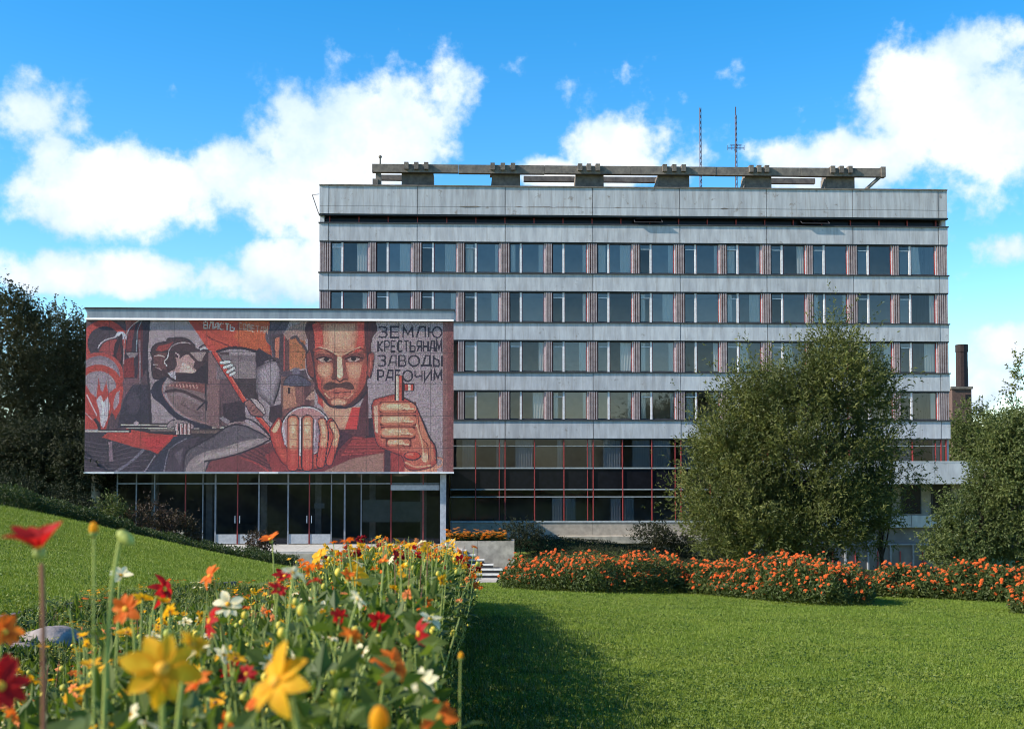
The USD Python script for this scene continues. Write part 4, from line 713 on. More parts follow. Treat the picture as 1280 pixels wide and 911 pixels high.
def crown(blobs, n_twig, per, r, twig_len, leaf_l, leaf_w, upw=.5, shell=.6, gap=.0, seed=0, grow=0.35):
    grow = GROW.get(seed, grow)
    "twigs spread through ellipsoids (centre, radii, weight), leaves along each"
    C = np.array([b[0] for b in blobs]); R = np.array([b[1] for b in blobs]); wt = np.array([b[2] if len(b) > 2 else np.prod(b[1]) ** .67 for b in blobs]); wt = wt / wt.sum()
    i = r.choice(len(blobs), n_twig, p=wt); d = r.normal(size=(n_twig, 3)); d /= np.linalg.norm(d, axis=1, keepdims=True)
    rad = r.random(n_twig) ** (shell * .55)
    lump = .58 + .82 * meshkit.fbm(d * 2.2 + i[:, None] * 7.3 + seed, 3, seed)
    p = C[i] + d * R[i] * (rad * lump)[:, None]
    if gap:
        keep = meshkit.noise(p * .9 + seed * 3.1, seed + 1) > gap; p, d, i = p[keep], d[keep], i[keep]
    ax = d * [1, 1, .8] + [0, 0, upw] + r.normal(0, .35, d.shape); ax /= np.linalg.norm(ax, axis=1, keepdims=True)
    tl = twig_len * r.uniform(.5, 1.5, len(p)) * np.where(r.random(len(p)) < .16, 2.0, 1)
    t = r.random((len(p), per)); base = p[:, None] + ax[:, None] * (t * tl[:, None])[..., None]
    base = base.reshape(-1, 3) + r.normal(0, .04, (len(p) * per, 3)) * twig_len
    la = np.repeat(ax, per, 0) * grow + r.normal(0, .5, base.shape) + [0, 0, .05]
    ll = leaf_l * r.uniform(.6, 1.3, len(base))
    return leaves(base, la, ll, leaf_w * ll / leaf_l, r, .25, .15), p
def tree(name, label, base, blobs, trunk_h, trunk_r, mats, n_twig, per, seed, twig_len=.7, leaf_l=.14, leaf_w=.06, upw=.5, gap=0., shell=.6, group=None, limbs=9, lean=(0, 0)):
    r = np.random.default_rng(seed); base = np.asarray(base, float)
    t = thing(name, label, "tree" if "tree" in name else "shrub", base, 0, group)
    bl = [(np.asarray(b[0], float) - base,) + tuple(b[1:]) for b in blobs]
    (v, f), pts = crown(bl, n_twig, per, r, twig_len, leaf_l, leaf_w, upw, shell, gap, seed)
    m = MB(); top = np.array([lean[0], lean[1], trunk_h])
    q = np.linspace(0, 1, 7)[:, None]; path = q * top + np.concatenate([np.zeros((1, 3)), r.normal(0, trunk_r * .35, (6, 3)) * [1, 1, 0]])
    m.tube(path - [0, 0, .3], trunk_r * (1.25 - .65 * q[:, 0]), 8)
    for k in range(limbs):
        e = pts[r.integers(len(pts))] * [.85, .85, .95]; a = path[r.integers(2, 7)]
        mid = (a + e) / 2 + r.normal(0, .12, 3) * np.linalg.norm(e - a); s_ = np.linspace(0, 1, 6)[:, None]
        m.tube((1 - s_) ** 2 * a + 2 * s_ * (1 - s_) * mid + s_ ** 2 * e, trunk_r * np.linspace(.45, .07, 6), 5)
    m.build("trunk" if "tree" in name else "stem", t, bark, True)
    part("crown" if "tree" in name else "foliage", t, (v, f), mats)
    return t
def ell(px, py, Y, rx, ry, dy=None):
    s = Y / FPX; return (at(px, py, Y), (rx * s, (dy if dy else (rx + ry) / 2) * s, ry * s))
def gp(px, Y): 
    x = (px - 640) / FPX * Y; return np.array([x, Y, float(G(x, Y))])
# the big tree before the facade
TY = 62.0
BT = tree("broadleaf_tree", "large bushy tree with upswept twigs before the right half of the facade", gp(995, TY),
     [ell(1042, 450, TY, 24, 40), ell(1045, 488, TY, 50, 44), ell(990, 505, TY, 56, 46), ell(940, 520, TY, 42, 40), ell(1088, 505, TY + .6, 22, 40), ell(930, 572, TY, 50, 56), ell(1000, 580, TY, 80, 72), ell(902, 632, TY - .6, 44, 54), ell(934, 672, TY - 1, 58, 36), ell(985, 650, TY - .8, 92, 46), ell(1066, 590, TY + .5, 40, 62), ell(1064, 650, TY, 40, 42), ell(905, 560, TY, 30, 36)],
     5.5, .26, leaf_tree, 9800, 18, 21, 1.15, .21, .066, .95, .36, .62, limbs=26)
m = tree("broadleaf_tree", "sparse tree spray reaching over the white fascia right of the big tree", gp(1100, 64), [ell(1110, 560, 64, 34, 40), ell(1125, 595, 64, 40, 26), ell(1095, 640, 64, 40, 40), ell(1118, 500, 64, 16, 40)], 5.0, .12, leaf_tree, 620, 11, 22, .6, .17, .062, .3, .34, .8, limbs=14)
# dark trees at the left
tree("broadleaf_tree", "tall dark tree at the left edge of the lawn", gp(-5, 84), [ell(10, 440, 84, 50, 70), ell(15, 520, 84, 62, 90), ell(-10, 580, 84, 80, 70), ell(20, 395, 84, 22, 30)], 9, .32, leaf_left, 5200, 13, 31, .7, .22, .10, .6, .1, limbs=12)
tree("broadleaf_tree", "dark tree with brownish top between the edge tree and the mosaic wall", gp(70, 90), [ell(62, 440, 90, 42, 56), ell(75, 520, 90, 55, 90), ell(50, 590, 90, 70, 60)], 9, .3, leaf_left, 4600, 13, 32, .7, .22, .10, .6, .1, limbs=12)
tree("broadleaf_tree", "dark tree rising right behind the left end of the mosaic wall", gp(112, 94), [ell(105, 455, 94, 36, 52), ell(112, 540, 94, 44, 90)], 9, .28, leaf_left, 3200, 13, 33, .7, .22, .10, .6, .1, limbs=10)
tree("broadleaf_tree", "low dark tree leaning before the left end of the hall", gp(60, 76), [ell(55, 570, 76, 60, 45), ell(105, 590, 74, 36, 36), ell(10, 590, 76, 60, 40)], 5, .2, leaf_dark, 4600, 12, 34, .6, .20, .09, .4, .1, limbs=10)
# right side
tree("broadleaf_tree", "dense dull green tree at the right edge behind the orange flowers", gp(1225, 56), [ell(1252, 600, 56, 34, 60), ell(1214, 660, 56, 40, 46), ell(1268, 630, 56, 40, 90), ell(1262, 545, 56, 24, 28), ell(1196, 690, 55, 36, 34), ell(1290, 570, 56, 32, 54)], 4.5, .2, leaf_right, 6500, 11, 41, .5, .14, .075, .4, .2, limbs=16)
tree("slender_tree", "slender tree whose leafy tip stands alone against the sky at right", gp(1272, 62), [ell(1268, 475, 62, 7, 22), ell(1266, 500, 62, 6, 16), ell(1274, 455, 62, 6, 14), ell(1276, 540, 62, 18, 30)], 8.5, .1, leaf_right, 170, 9, 42, .4, .15, .08, .9, .1, limbs=12)
tree("broadleaf_tree", "rounded olive green tree far behind the annex below the chimney", gp(1222, 112), [ell(1215, 545, 112, 28, 42), ell(1235, 560, 112, 28, 44), ell(1205, 575, 112, 26, 50)], 8, .3, leaf_right, 1500, 12, 43, .7, .25, .12, .6, .1, limbs=8)
tree("broadleaf_tree", "distant tree top at the far right beneath the white cloud", gp(1262, 100), [ell(1265, 560, 100, 30, 46), ell(1285, 590, 100, 40, 60)], 8, .3, leaf_right, 1400, 12, 44, .7, .22, .1, .6, .1, limbs=8)
# shrubs
def shrub(label, px, py, Y, rx, ry, mat, n, seed, leaf_l=.11, leaf_w=.06, group=None, gap=.12):
    s = Y / FPX; c = at(px, py, Y); b = gp(px, Y)
    return tree("shrub", label, b, [(c, (rx * s, rx * s * .8, ry * s)), (c + [rx * s * .4, 0, -ry * s * .3], (rx * s * .7, rx * s * .6, ry * s * .8))], max(.3, (c[2] - b[2]) * .9), .035, mat, n, 9, seed, .28, leaf_l, leaf_w, .5, gap, group=group, limbs=8)
shrub("bright green leafy shrub before the left end of the hall", 138, 646, 63, 24, 26, leaf_right, 420, 51, .16)
shrub("reddish brown shrub right of the bright green one", 185, 655, 63, 32, 26, leaf_rust, 520, 52, .13)
shrub("dark twiggy shrub before the hall's leftmost panes", 222, 662, 64, 22, 22, leaf_rust, 380, 53, .13)
shrub("dark shrub at the foot of the left trees", 92, 640, 64, 34, 26, leaf_dark, 520, 54, .15)
shrub("dark bush in the far left corner of the lawn", 22, 615, 62, 40, 22, leaf_dark, 520, 55, .15)
shrub("low bush before the kick panel of the left doors", 322, 680, 63, 14, 13, leaf_rust, 220, 56, .11)
shrub("rounded dark bush against the plinth just right of the planter", 650, 668, 73, 30, 18, leaf_dark, 520, 57, .12)
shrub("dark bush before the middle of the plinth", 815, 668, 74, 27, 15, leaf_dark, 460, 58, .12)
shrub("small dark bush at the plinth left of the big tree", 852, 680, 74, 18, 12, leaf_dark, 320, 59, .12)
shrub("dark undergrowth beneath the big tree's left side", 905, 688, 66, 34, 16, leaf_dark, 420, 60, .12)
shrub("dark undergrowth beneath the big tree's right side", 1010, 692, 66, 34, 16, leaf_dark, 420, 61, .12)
# strip of dark ground cover along the top of the left lawn and before the plinth
def cover(name, label, cat, poly, n, mat, h, seed, leaf_l=.1, leaf_w=.06):
    r = np.random.default_rng(seed); g = Polygon(poly); x0, y0, x1, y1 = g.bounds
    p = np.stack([r.uniform(x0, x1, n * 4), r.uniform(y0, y1, n * 4)], 1); p = p[shapely.contains_xy(g, p[:, 0], p[:, 1])][:n]
    hh = h * (.35 + 1.1 * meshkit.fbm(np.stack([p[:, 0] * .8, p[:, 1] * .8, 0 * p[:, 0]], 1), 3, seed)) * r.random(len(p)) ** .6
    base = np.stack([p[:, 0], p[:, 1], G(p[:, 0], p[:, 1]) + hh], 1); ax = r.normal(0, .6, base.shape) + [0, 0, .5]
    return tag(part(name, "/World", leaves(base, ax, leaf_l * r.uniform(.6, 1.3, len(p)), leaf_w, r), mat), label, cat, None, "stuff")
e = [gp(-40, 44), gp(0, 45), gp(80, 47.5), gp(160, 50), gp(250, 53), gp(345, 56)]
cover("ground_cover", "low dark green ground cover edging the top of the left lawn", "ground cover", [(q[0], q[1] - .3) for q in e] + [(q[0] + .3, q[1] + 5) for q in e[::-1]], 30000, leaf_cover, .75, 71, .12)
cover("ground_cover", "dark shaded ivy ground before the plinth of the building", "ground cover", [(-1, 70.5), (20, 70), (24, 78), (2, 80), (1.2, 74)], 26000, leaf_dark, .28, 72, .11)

# ------------------------------------------------------------------ orange flower beds
def dome_flower(n_rings=2, r0=1.0):
    m = MB()
    for q in range(n_rings):
        k = 9; a = np.arange(k) / k * 2 * np.pi + q * .35; rr = r0 * (1 - .34 * q); z = .12 * r0 + .28 * r0 * q
        for t in a:
            d = np.array([math.cos(t), math.sin(t), 0]); s_ = np.array([-d[1], d[0], 0]) * .30 * rr
            m.add([d * .12 * r0 + [0, 0, z], d * rr * .62 + s_ + [0, 0, z + .10 * r0], d * rr + [0, 0, z - .02 * r0], d * rr * .62 - s_ + [0, 0, z + .10 * r0]], [[0, 1, 2, 3]])
    return m
def flower_mass(name, label, poly, n_leaf, n_fl, h, seed, fl_r=.055, mat=None):
    r = np.random.default_rng(seed); t = thing(name, label, "flower bed", (0, 0, 0), 0, None, "stuff"); g = Polygon(poly); x0, y0, x1, y1 = g.bounds
    def pick(n):
        p = np.stack([r.uniform(x0, x1, n * 5), r.uniform(y0, y1, n * 5)], 1); return p[shapely.contains_xy(g, p[:, 0], p[:, 1])][:n]
    p = pick(n_leaf); edge = np.clip(shapely.distance(shapely.points(p), g.boundary) / .45, .25, 1) ** .5
    H = lambda q, e_: h * e_ * (.36 + 1.2 * meshkit.fbm(np.stack([q[:, 0] * 2.1, q[:, 1] * 2.1, 0 * q[:, 0]], 1), 3, seed))
    z = H(p, edge) * r.random(len(p)) ** .55
    base = np.stack([p[:, 0], p[:, 1], G(p[:, 0], p[:, 1]) + z], 1)
    part("foliage", t, leaves(base, r.normal(0, .6, base.shape) + [0, 0, .35], .10 * r.uniform(.6, 1.4, len(p)), .045, r), leaf_hedge)
    q = pick(n_fl); edge = np.clip(shapely.distance(shapely.points(q), g.boundary) / .45, .25, 1) ** .5
    z = H(q, edge) * np.where(r.random(len(q)) < .72, r.uniform(.92, 1.12, len(q)), r.uniform(.5, .95, len(q)))
    v0, f0 = dome_flower().mesh(); k = len(q); sc = fl_r * r.uniform(.7, 1.25, k); ya = r.uniform(0, 6.28, k); tx, ty = r.normal(-.25, .35, k), r.normal(-.3, .35, k)
    c_, s_ = np.cos(ya)[:, None], np.sin(ya)[:, None]; vx, vy, vz = v0[:, 0][None], v0[:, 1][None], v0[:, 2][None]
    X, Y, Z = vx * c_ - vy * s_, vx * s_ + vy * c_, vz + 0 * c_
    V = np.stack([X + Z * tx[:, None], Y + Z * ty[:, None], Z - X * tx[:, None] - Y * ty[:, None]], -1) * sc[:, None, None] + np.stack([q[:, 0], q[:, 1], G(q[:, 0], q[:, 1]) + z], 1)[:, None]
    F = (np.arange(k)[:, None, None] * len(v0) + f0[None]).reshape(-1, 3)
    yl = r.random(k) < .15
    part("blossom", t, (V.reshape(-1, 3), F), mat or zin)
    return t
def gpp(px, Y): q = gp(px, Y); return (q[0], q[1])
flower_mass("orange_flower_bed", "orange flower bed nearest the steps, its left end by the path", [gpp(622, 34), gpp(660, 32.3), gpp(740, 30.8), gpp(800, 31.5), gpp(862, 32.4), gpp(866, 36), gpp(760, 36.5), gpp(640, 37)], 28000, 1400, .84, 81, .046)
flower_mass("orange_flower_bed", "widest orange flower bed, jutting onto the lawn below the big tree", [gpp(838, 33.2), gpp(900, 30.4), gpp(960, 28.0), gpp(1030, 26.6), gpp(1088, 26.8), gpp(1090, 29), gpp(1020, 32), gpp(900, 34.5)], 32000, 1500, .80, 82, .046)
flower_mass("orange_flower_bed", "straight orange flower border running to the right edge behind the lawn", [gpp(1078, 31.5), gpp(1180, 30.2), gpp(1300, 28.4), gpp(1300, 31), gpp(1180, 33.2), gpp(1085, 33.6)], 26000, 800, .74, 83, .046)
flower_mass("orange_flower_bed", "small clump of orange-red flowers cut off at the right edge", [gpp(1258, 25), gpp(1300, 24), gpp(1310, 26), gpp(1265, 26.6)], 5000, 200, .70, 84, .05)
r = np.random.default_rng(86); pf = thing("planter_flowers", "low yellow and orange flowers filling the concrete planter", "flower bed", (0, 0, pa[2]), 0, None, "stuff")
q = np.stack([r.uniform(pa[0] + .1, pb[0] - .5, 2600), r.uniform(69.75, 71.2, 2600), r.uniform(-.05, .38, 2600)], 1); part("foliage", pf, leaves(q, r.normal(0, .6, q.shape) + [0, 0, .5], .13, .06, r), leaf_cover)
m = MB(); v0, f0 = dome_flower().mesh()
for k in range(230): m.add(v0 * r.uniform(.08, .15) + [r.uniform(pa[0] + .05, pb[0] - .5), r.uniform(69.6, 70.9), r.uniform(.08, .42) + .3 * math.sin(k * 1.7) ** 2 * r.random()], f0)
m.build("blossom", pf, zin_y)
b_ = at(986, 706, 37); t = thing("concrete_block", "pale low concrete slab showing just above the widest orange flower bed", "block", (b_[0], 37, float(G(b_[0], 37))))
MB().box(-.42, .42, 0, .5, 0, b_[2] - float(G(b_[0], 37))).build("body", t, stone_m); MB().box(-.46, .46, -.04, .54, b_[2] - float(G(b_[0], 37)) + .003, b_[2] - float(G(b_[0], 37)) + .06).build("cap", t, white_metal)

# ------------------------------------------------------------------ dahlia bed in the foreground
def petal_mesh(L_, W_, cup, droop, r):
    "pointed petal, 3 x 6 grid, along +x"
    us_ = np.linspace(0, 1, 6); prof = np.array([.32, .78, 1.0, .96, .66, .10])
    v = []
    for u, p in zip(us_, prof):
        for s_ in (-1, 0, 1):
            v.append((u * L_, s_ * W_ * .5 * p, (u * cup - u * u * droop) * L_ + abs(s_) * .16 * W_ * p + r.normal(0, .008) * L_))
    f = []
    for i in range(5):
        for j in range(2): k = i * 3 + j; f.append([k, k + 3, k + 4, k + 1])
    return np.array(v), np.array(f)
def rotm(to):
    to = np.asarray(to, float) / np.linalg.norm(to); z = np.array([0, 0, 1.0]); v = np.cross(z, to); c = z @ to
    K = np.array([[0, -v[2], v[1]], [v[2], 0, -v[0]], [-v[1], v[0], 0]]); return np.eye(3) + K + K @ K / (1 + c + 1e-9)
def blossom_petals(D, n, cup, droop, r, layers=1):
    out = []
    for l_ in range(layers):
        for k in range(n):
            a = (k + .5 * l_) / n * 2 * math.pi + r.normal(0, .13); Lp = D / 2 * (1 - .22 * l_) * r.uniform(.78, 1.1)
            v, f = petal_mesh(Lp, Lp * r.uniform(.50, .62), cup + .25 * l_ + r.normal(0, .15), droop + r.normal(0, .16), r)
            c_, s_ = math.cos(a), math.sin(a); out.append((np.stack([v[:, 0] * c_ - v[:, 1] * s_, v[:, 0] * s_ + v[:, 1] * c_, v[:, 2] + .004 * l_], 1) + [0.06 * D * c_, .06 * D * s_, 0], f))
    return out
def disc(D):
    m = trimesh.creation.icosphere(1, D * .10); m.vertices *= [1, 1, .6]; m.apply_translation((0, 0, D * .03)); return m
def big_leaf(base, ax, L_, r):
    "ovate leaf with a toothed edge, drooping"
    us_ = np.linspace(0, 1, 6); prof = np.array([.08, .75, 1, .85, .5, .03]); ax = ax / np.linalg.norm(ax); side = np.cross(ax, [0, 0, 1.0]); side /= np.linalg.norm(side) + 1e-9; u2 = np.cross(side, ax); v = []
    for u, p in zip(us_, prof):
        for s_ in (-1, 0, 1): v.append(base + ax * u * L_ + side * s_ * L_ * .27 * p * r.uniform(.88, 1.1) + u2 * (abs(s_) * .07 * p - .28 * u * u) * L_)
    f = [[i * 3 + j, i * 3 + j + 1, i * 3 + j + 4, i * 3 + j + 3] for i in range(5) for j in range(2)]
    return np.array(v), np.array(f)
def dahlia_bush(path, col, seed, H=1.25, nst=6, nleaf=84, nb=5, dd=(.055, .085)):
    "a bushy plant under path: stems, foliage, blossoms with petals, buds"
    r = np.random.default_rng(seed); st_, lf, bd = MB(), MB(), []; tips = []
    for k in range(nst):
        a = r.uniform(0, 6.28); sp = r.uniform(.05, .34); h = H * r.uniform(.72, 1.02); tip = np.array([math.cos(a) * sp, math.sin(a) * sp, h]); s_ = np.linspace(0, 1, 6)[:, None]
        pth = s_ * tip + np.concatenate([np.zeros((1, 3)), r.normal(0, .02, (5, 3))]); st_.tube(pth, np.linspace(.0055, .003, 6), 5); tips.append(pth[-1])
        for q in range(nleaf // nst):
            u = r.uniform(.12, .86); b = pth[int(u * 5)] + (pth[min(5, int(u * 5) + 1)] - pth[int(u * 5)]) * r.random(); an = r.uniform(0, 6.28)
            lf.add(*big_leaf(b, np.array([math.cos(an), math.sin(an), r.uniform(-.1, .7)]), r.uniform(.06, .135), r))
        for q in range(2):
            b = pth[3 + q % 2]; an = r.uniform(0, 6.28); e_ = b + np.array([math.cos(an) * .1, math.sin(an) * .1, r.uniform(.08, .2)]); st_.tube([b, (b + e_) / 2 + [0, 0, .02], e_], .003, 4)
            s2 = trimesh.creation.icosphere(1, r.uniform(.010, .017)); s2.vertices *= [1, 1, 1.2]; bd.append(s2.apply_translation(e_))
    st_.build("stem", path, stem_g); lf.build("foliage", path, leaf_bed); [part("bud", path, (b_.vertices, b_.faces), bud_m, True) for b_ in bd]
    for k, tp in enumerate(tips[:nb]):
        D = r.uniform(*dd); R_ = rotm([r.normal(-.25, .5), r.normal(-.3, .5), r.uniform(.35, .9)])
        b = UsdGeom.Xform.Define(stage, numbered(path_of(path), "blossom")).GetPrim()
        m = MB()
        for v, f in blossom_petals(D, 8 if col != "crimson" else 11, r.uniform(.1, .5), r.uniform(0, .35), r, 1 if col != "crimson" else 3): m.add(v @ R_.T + tp, f)
        m.build("petals", b, PET[col]); d = disc(D); d.vertices = d.vertices @ R_.T + tp; part("eye", b, (d.vertices, d.faces), eye_y if col != "yellow" else eye_d, True)
SRC = {}
for i, (col, n) in enumerate((("yellow", 3), ("orange", 2), ("red", 2), ("white", 2), ("crimson", 1), ("salmon", 1), ("leafy", 3))):
    for k in range(n):
        p = stage.CreateClassPrim(f"/World/{col}_dahlia_source" + (f"_{k:03d}" if k else "")); UsdGeom.Xform(p)
        p.SetTypeName("Xform"); dahlia_bush(p, col, 100 + i * 10 + k, nleaf=130, nst=8, nb=0 if col == 'leafy' else 7, dd=(.045, .075)); SRC.setdefault(col, []).append(str(p.GetPath()))
        if col == 'leafy': continue
        p = stage.CreateClassPrim(f'/World/{col}_tall_dahlia_source' + (f'_{k:03d}' if k else '')); p.SetTypeName('Xform'); dahlia_bush(p, col, 300 + i * 10 + k, nst=10, nleaf=130, nb=10, dd=(.08, .115)); SRC.setdefault(col + '_far', []).append(str(p.GetPath()))
# bed outline (left kerb, far end, right edge)
BED = [(-.1, 2.1), (-.35, 5), (-.5, 9.6), (-.65, 16), (-.8, 24), (-1.6, 25.5), (-4, 25), (-5.8, 23), (-5.8, 14), (-5, 10), (-2.6, 5.5), (-1.0, 2.1)]
bedg = Polygon(BED)
def top_z(x, y):
    "plants stand low toward the kerb on the left, tall along the right and far end"
    px = 640 + FPX * x / y
    py = np.interp(px, [0, 100, 130, 200, 330, 380, 430, 470, 560, 585, 620], [838, 832, 775, 768, 742, 712, 690, 676, 680, 705, 760])
    return EYE - (py - HZ) * y / FPX
r = np.random.default_rng(90)
xs_ = np.arange(-6, 0.1, .25); ys_ = np.arange(2, 26, .4)
bm = sheet(np.arange(-6.0, .0, .2), np.arange(3, 25.6, .3), .03, .08)
cen = bm[0][bm[1]].mean(1); bm = (bm[0], bm[1][shapely.contains_xy(bedg.buffer(-.12), cen[:, 0], cen[:, 1])])
struct("flower_bed_soil", bm, soil, "dark soil of the dahlia bed in the foreground", "soil")
cnt = 0; zone_of = lambda y: "at the far end of the bed" if y > 15 else ("in the middle of the bed" if y > 7 else "at the near end of the bed")
pts = []
tries = 0
while len(pts) < 300 and tries < 20000:
    tries += 1
    y = 2.6 + 22.6 * r.random() ** .9; x = r.uniform(-6, 0)
    if not shapely.contains_xy(bedg, x, y) or abs(x) > .47 * y + .4 or (y < 9 and 640 + FPX * (x + .3) / y > 585): continue
    dmin = .34 + .009 * y
    if any((x - a) ** 2 + (y - b) ** 2 < dmin ** 2 for a, b in pts): continue
    pts.append((x, y))
for x, y in pts:
    h = min(1.62, top_z(x, y) - float(G(x, y))) * r.uniform(.86, 1.03); 
    if h < .3: h = .3
    px = 640 + FPX * x / y
    wts = {"yellow": .44, "orange": .30, "red": .07, "white": .05, "crimson": .04, "salmon": .10} if y > 8 else {"yellow": .36, "orange": .22, "red": .14, "white": .12, "crimson": .02, "salmon": .14}
    col = r.choice(list(wts), p=list(wts.values())); col = 'leafy' if (y < 6.0 and r.random() < .35) or (h < .6 and r.random() < .6) else col; key = col + '_far' if y > 12 and col != 'leafy' else col; src = SRC[key][r.integers(len(SRC[key]))]
    t = UsdGeom.Xform.Define(stage, numbered("/World", "dahlia_plant")); s_ = h / 1.25
    t.AddTranslateOp().Set((float(x), float(y), float(G(x, y)))); t.AddRotateXYZOp().Set((float(r.normal(0, 4)), float(r.normal(3, 4)), float(r.uniform(0, 360)))); t.AddScaleOp().Set((float(.55 * s_ + .5), float(.55 * s_ + .5), float(s_)))
    t.GetPrim().GetReferences().AddInternalReference(src); t.GetPrim().SetInstanceable(True)
    z_ = zone_of(y); ed = shapely.distance(Point(x, y), LineString(BED[:6])); sd_ = "close to the lawn edge" if ed < .9 else ("toward the left kerb" if x < -3.2 else "away from the edges")
    hw = "tall" if h > 1.25 else ("knee high" if h < .7 else "waist high")
    kd = "green budding" if col == "leafy" else col; tag(t.GetPrim(), f"{hw} {kd} dahlia {z_}, {sd_}", "dahlia", f"{hw} {kd} dahlias {z_}, {sd_}")
# single blooms one can point to
def hero(label, px, py, Y, dpx, col, face, stem=.9, n=8, layers=1, cup=.25, droop=.2, rmat=None, leafy=3, bud=False, seed=0):
    r = np.random.default_rng(300 + seed); c = at(px, py, Y); D = dpx * Y / FPX; z0 = float(G(c[0], Y)); foot = np.array([c[0] + r.normal(0, .05), Y + r.uniform(.0, .08), z0])
    t = thing("dahlia_plant", label, "dahlia", foot)
    R_ = rotm(face); top = c - foot; neck = top - R_ @ np.array([0, 0, min(.03, D * .42)]); s_ = np.linspace(0, 1, 9)[:, None]; ctrl = np.array([neck[0] - .5 * (R_ @ [0, 0, 1])[0] * .2, neck[1] - .1 * (R_ @ [0, 0, 1])[1], neck[2] * .8])
    pth = 2 * s_ * (1 - s_) * ctrl + s_ ** 2 * neck; MB().tube(pth, np.linspace(.0058, .0038, 9) * (.55 if D < .03 else 1), 6).build("stem", t, rmat or stem_g, True)
    lf = MB()
    for q in range(leafy):
        b = pth[r.integers(3, 7)]; an = r.uniform(0, 6.28); v, f = big_leaf(b, np.array([math.cos(an), math.sin(an), r.uniform(0, .8)]), r.uniform(.1, .2) * (.45 if D < .04 else 1), r); part("leaf", t, (v, f), leaf_bed)
    b = UsdGeom.Xform.Define(stage, numbered(path_of(t), "bud" if bud else "blossom")).GetPrim()
    if bud:
        s2 = trimesh.creation.icosphere(2, D / 2); s2.vertices *= [.72, .72, 1.35]; s2.vertices = s2.vertices @ R_.T + top; part("petals", b, (s2.vertices, s2.faces), PET[col] if col in PET else stem_g, True)
        s3 = trimesh.creation.icosphere(2, D * .48); s3.vertices *= [.74, .74, .8]; s3.vertices = (s3.vertices - [0, 0, D * .25]) @ R_.T + top; part("sepals", b, (s3.vertices, s3.faces), stem_g, True); return
    for v, f in blossom_petals(D, n, cup, droop, r, layers): part("petal", b, (v @ R_.T + top, f), PET[col], True)
    d = disc(D); d.vertices = d.vertices @ R_.T + top; part("eye", b, (d.vertices, d.faces), eye_y, True)
    s3 = trimesh.creation.icosphere(1, D * .11); s3.vertices = (s3.vertices - [0, 0, D * .1]) @ R_.T + top; part("calyx", b, (s3.vertices, s3.faces), stem_g, True)
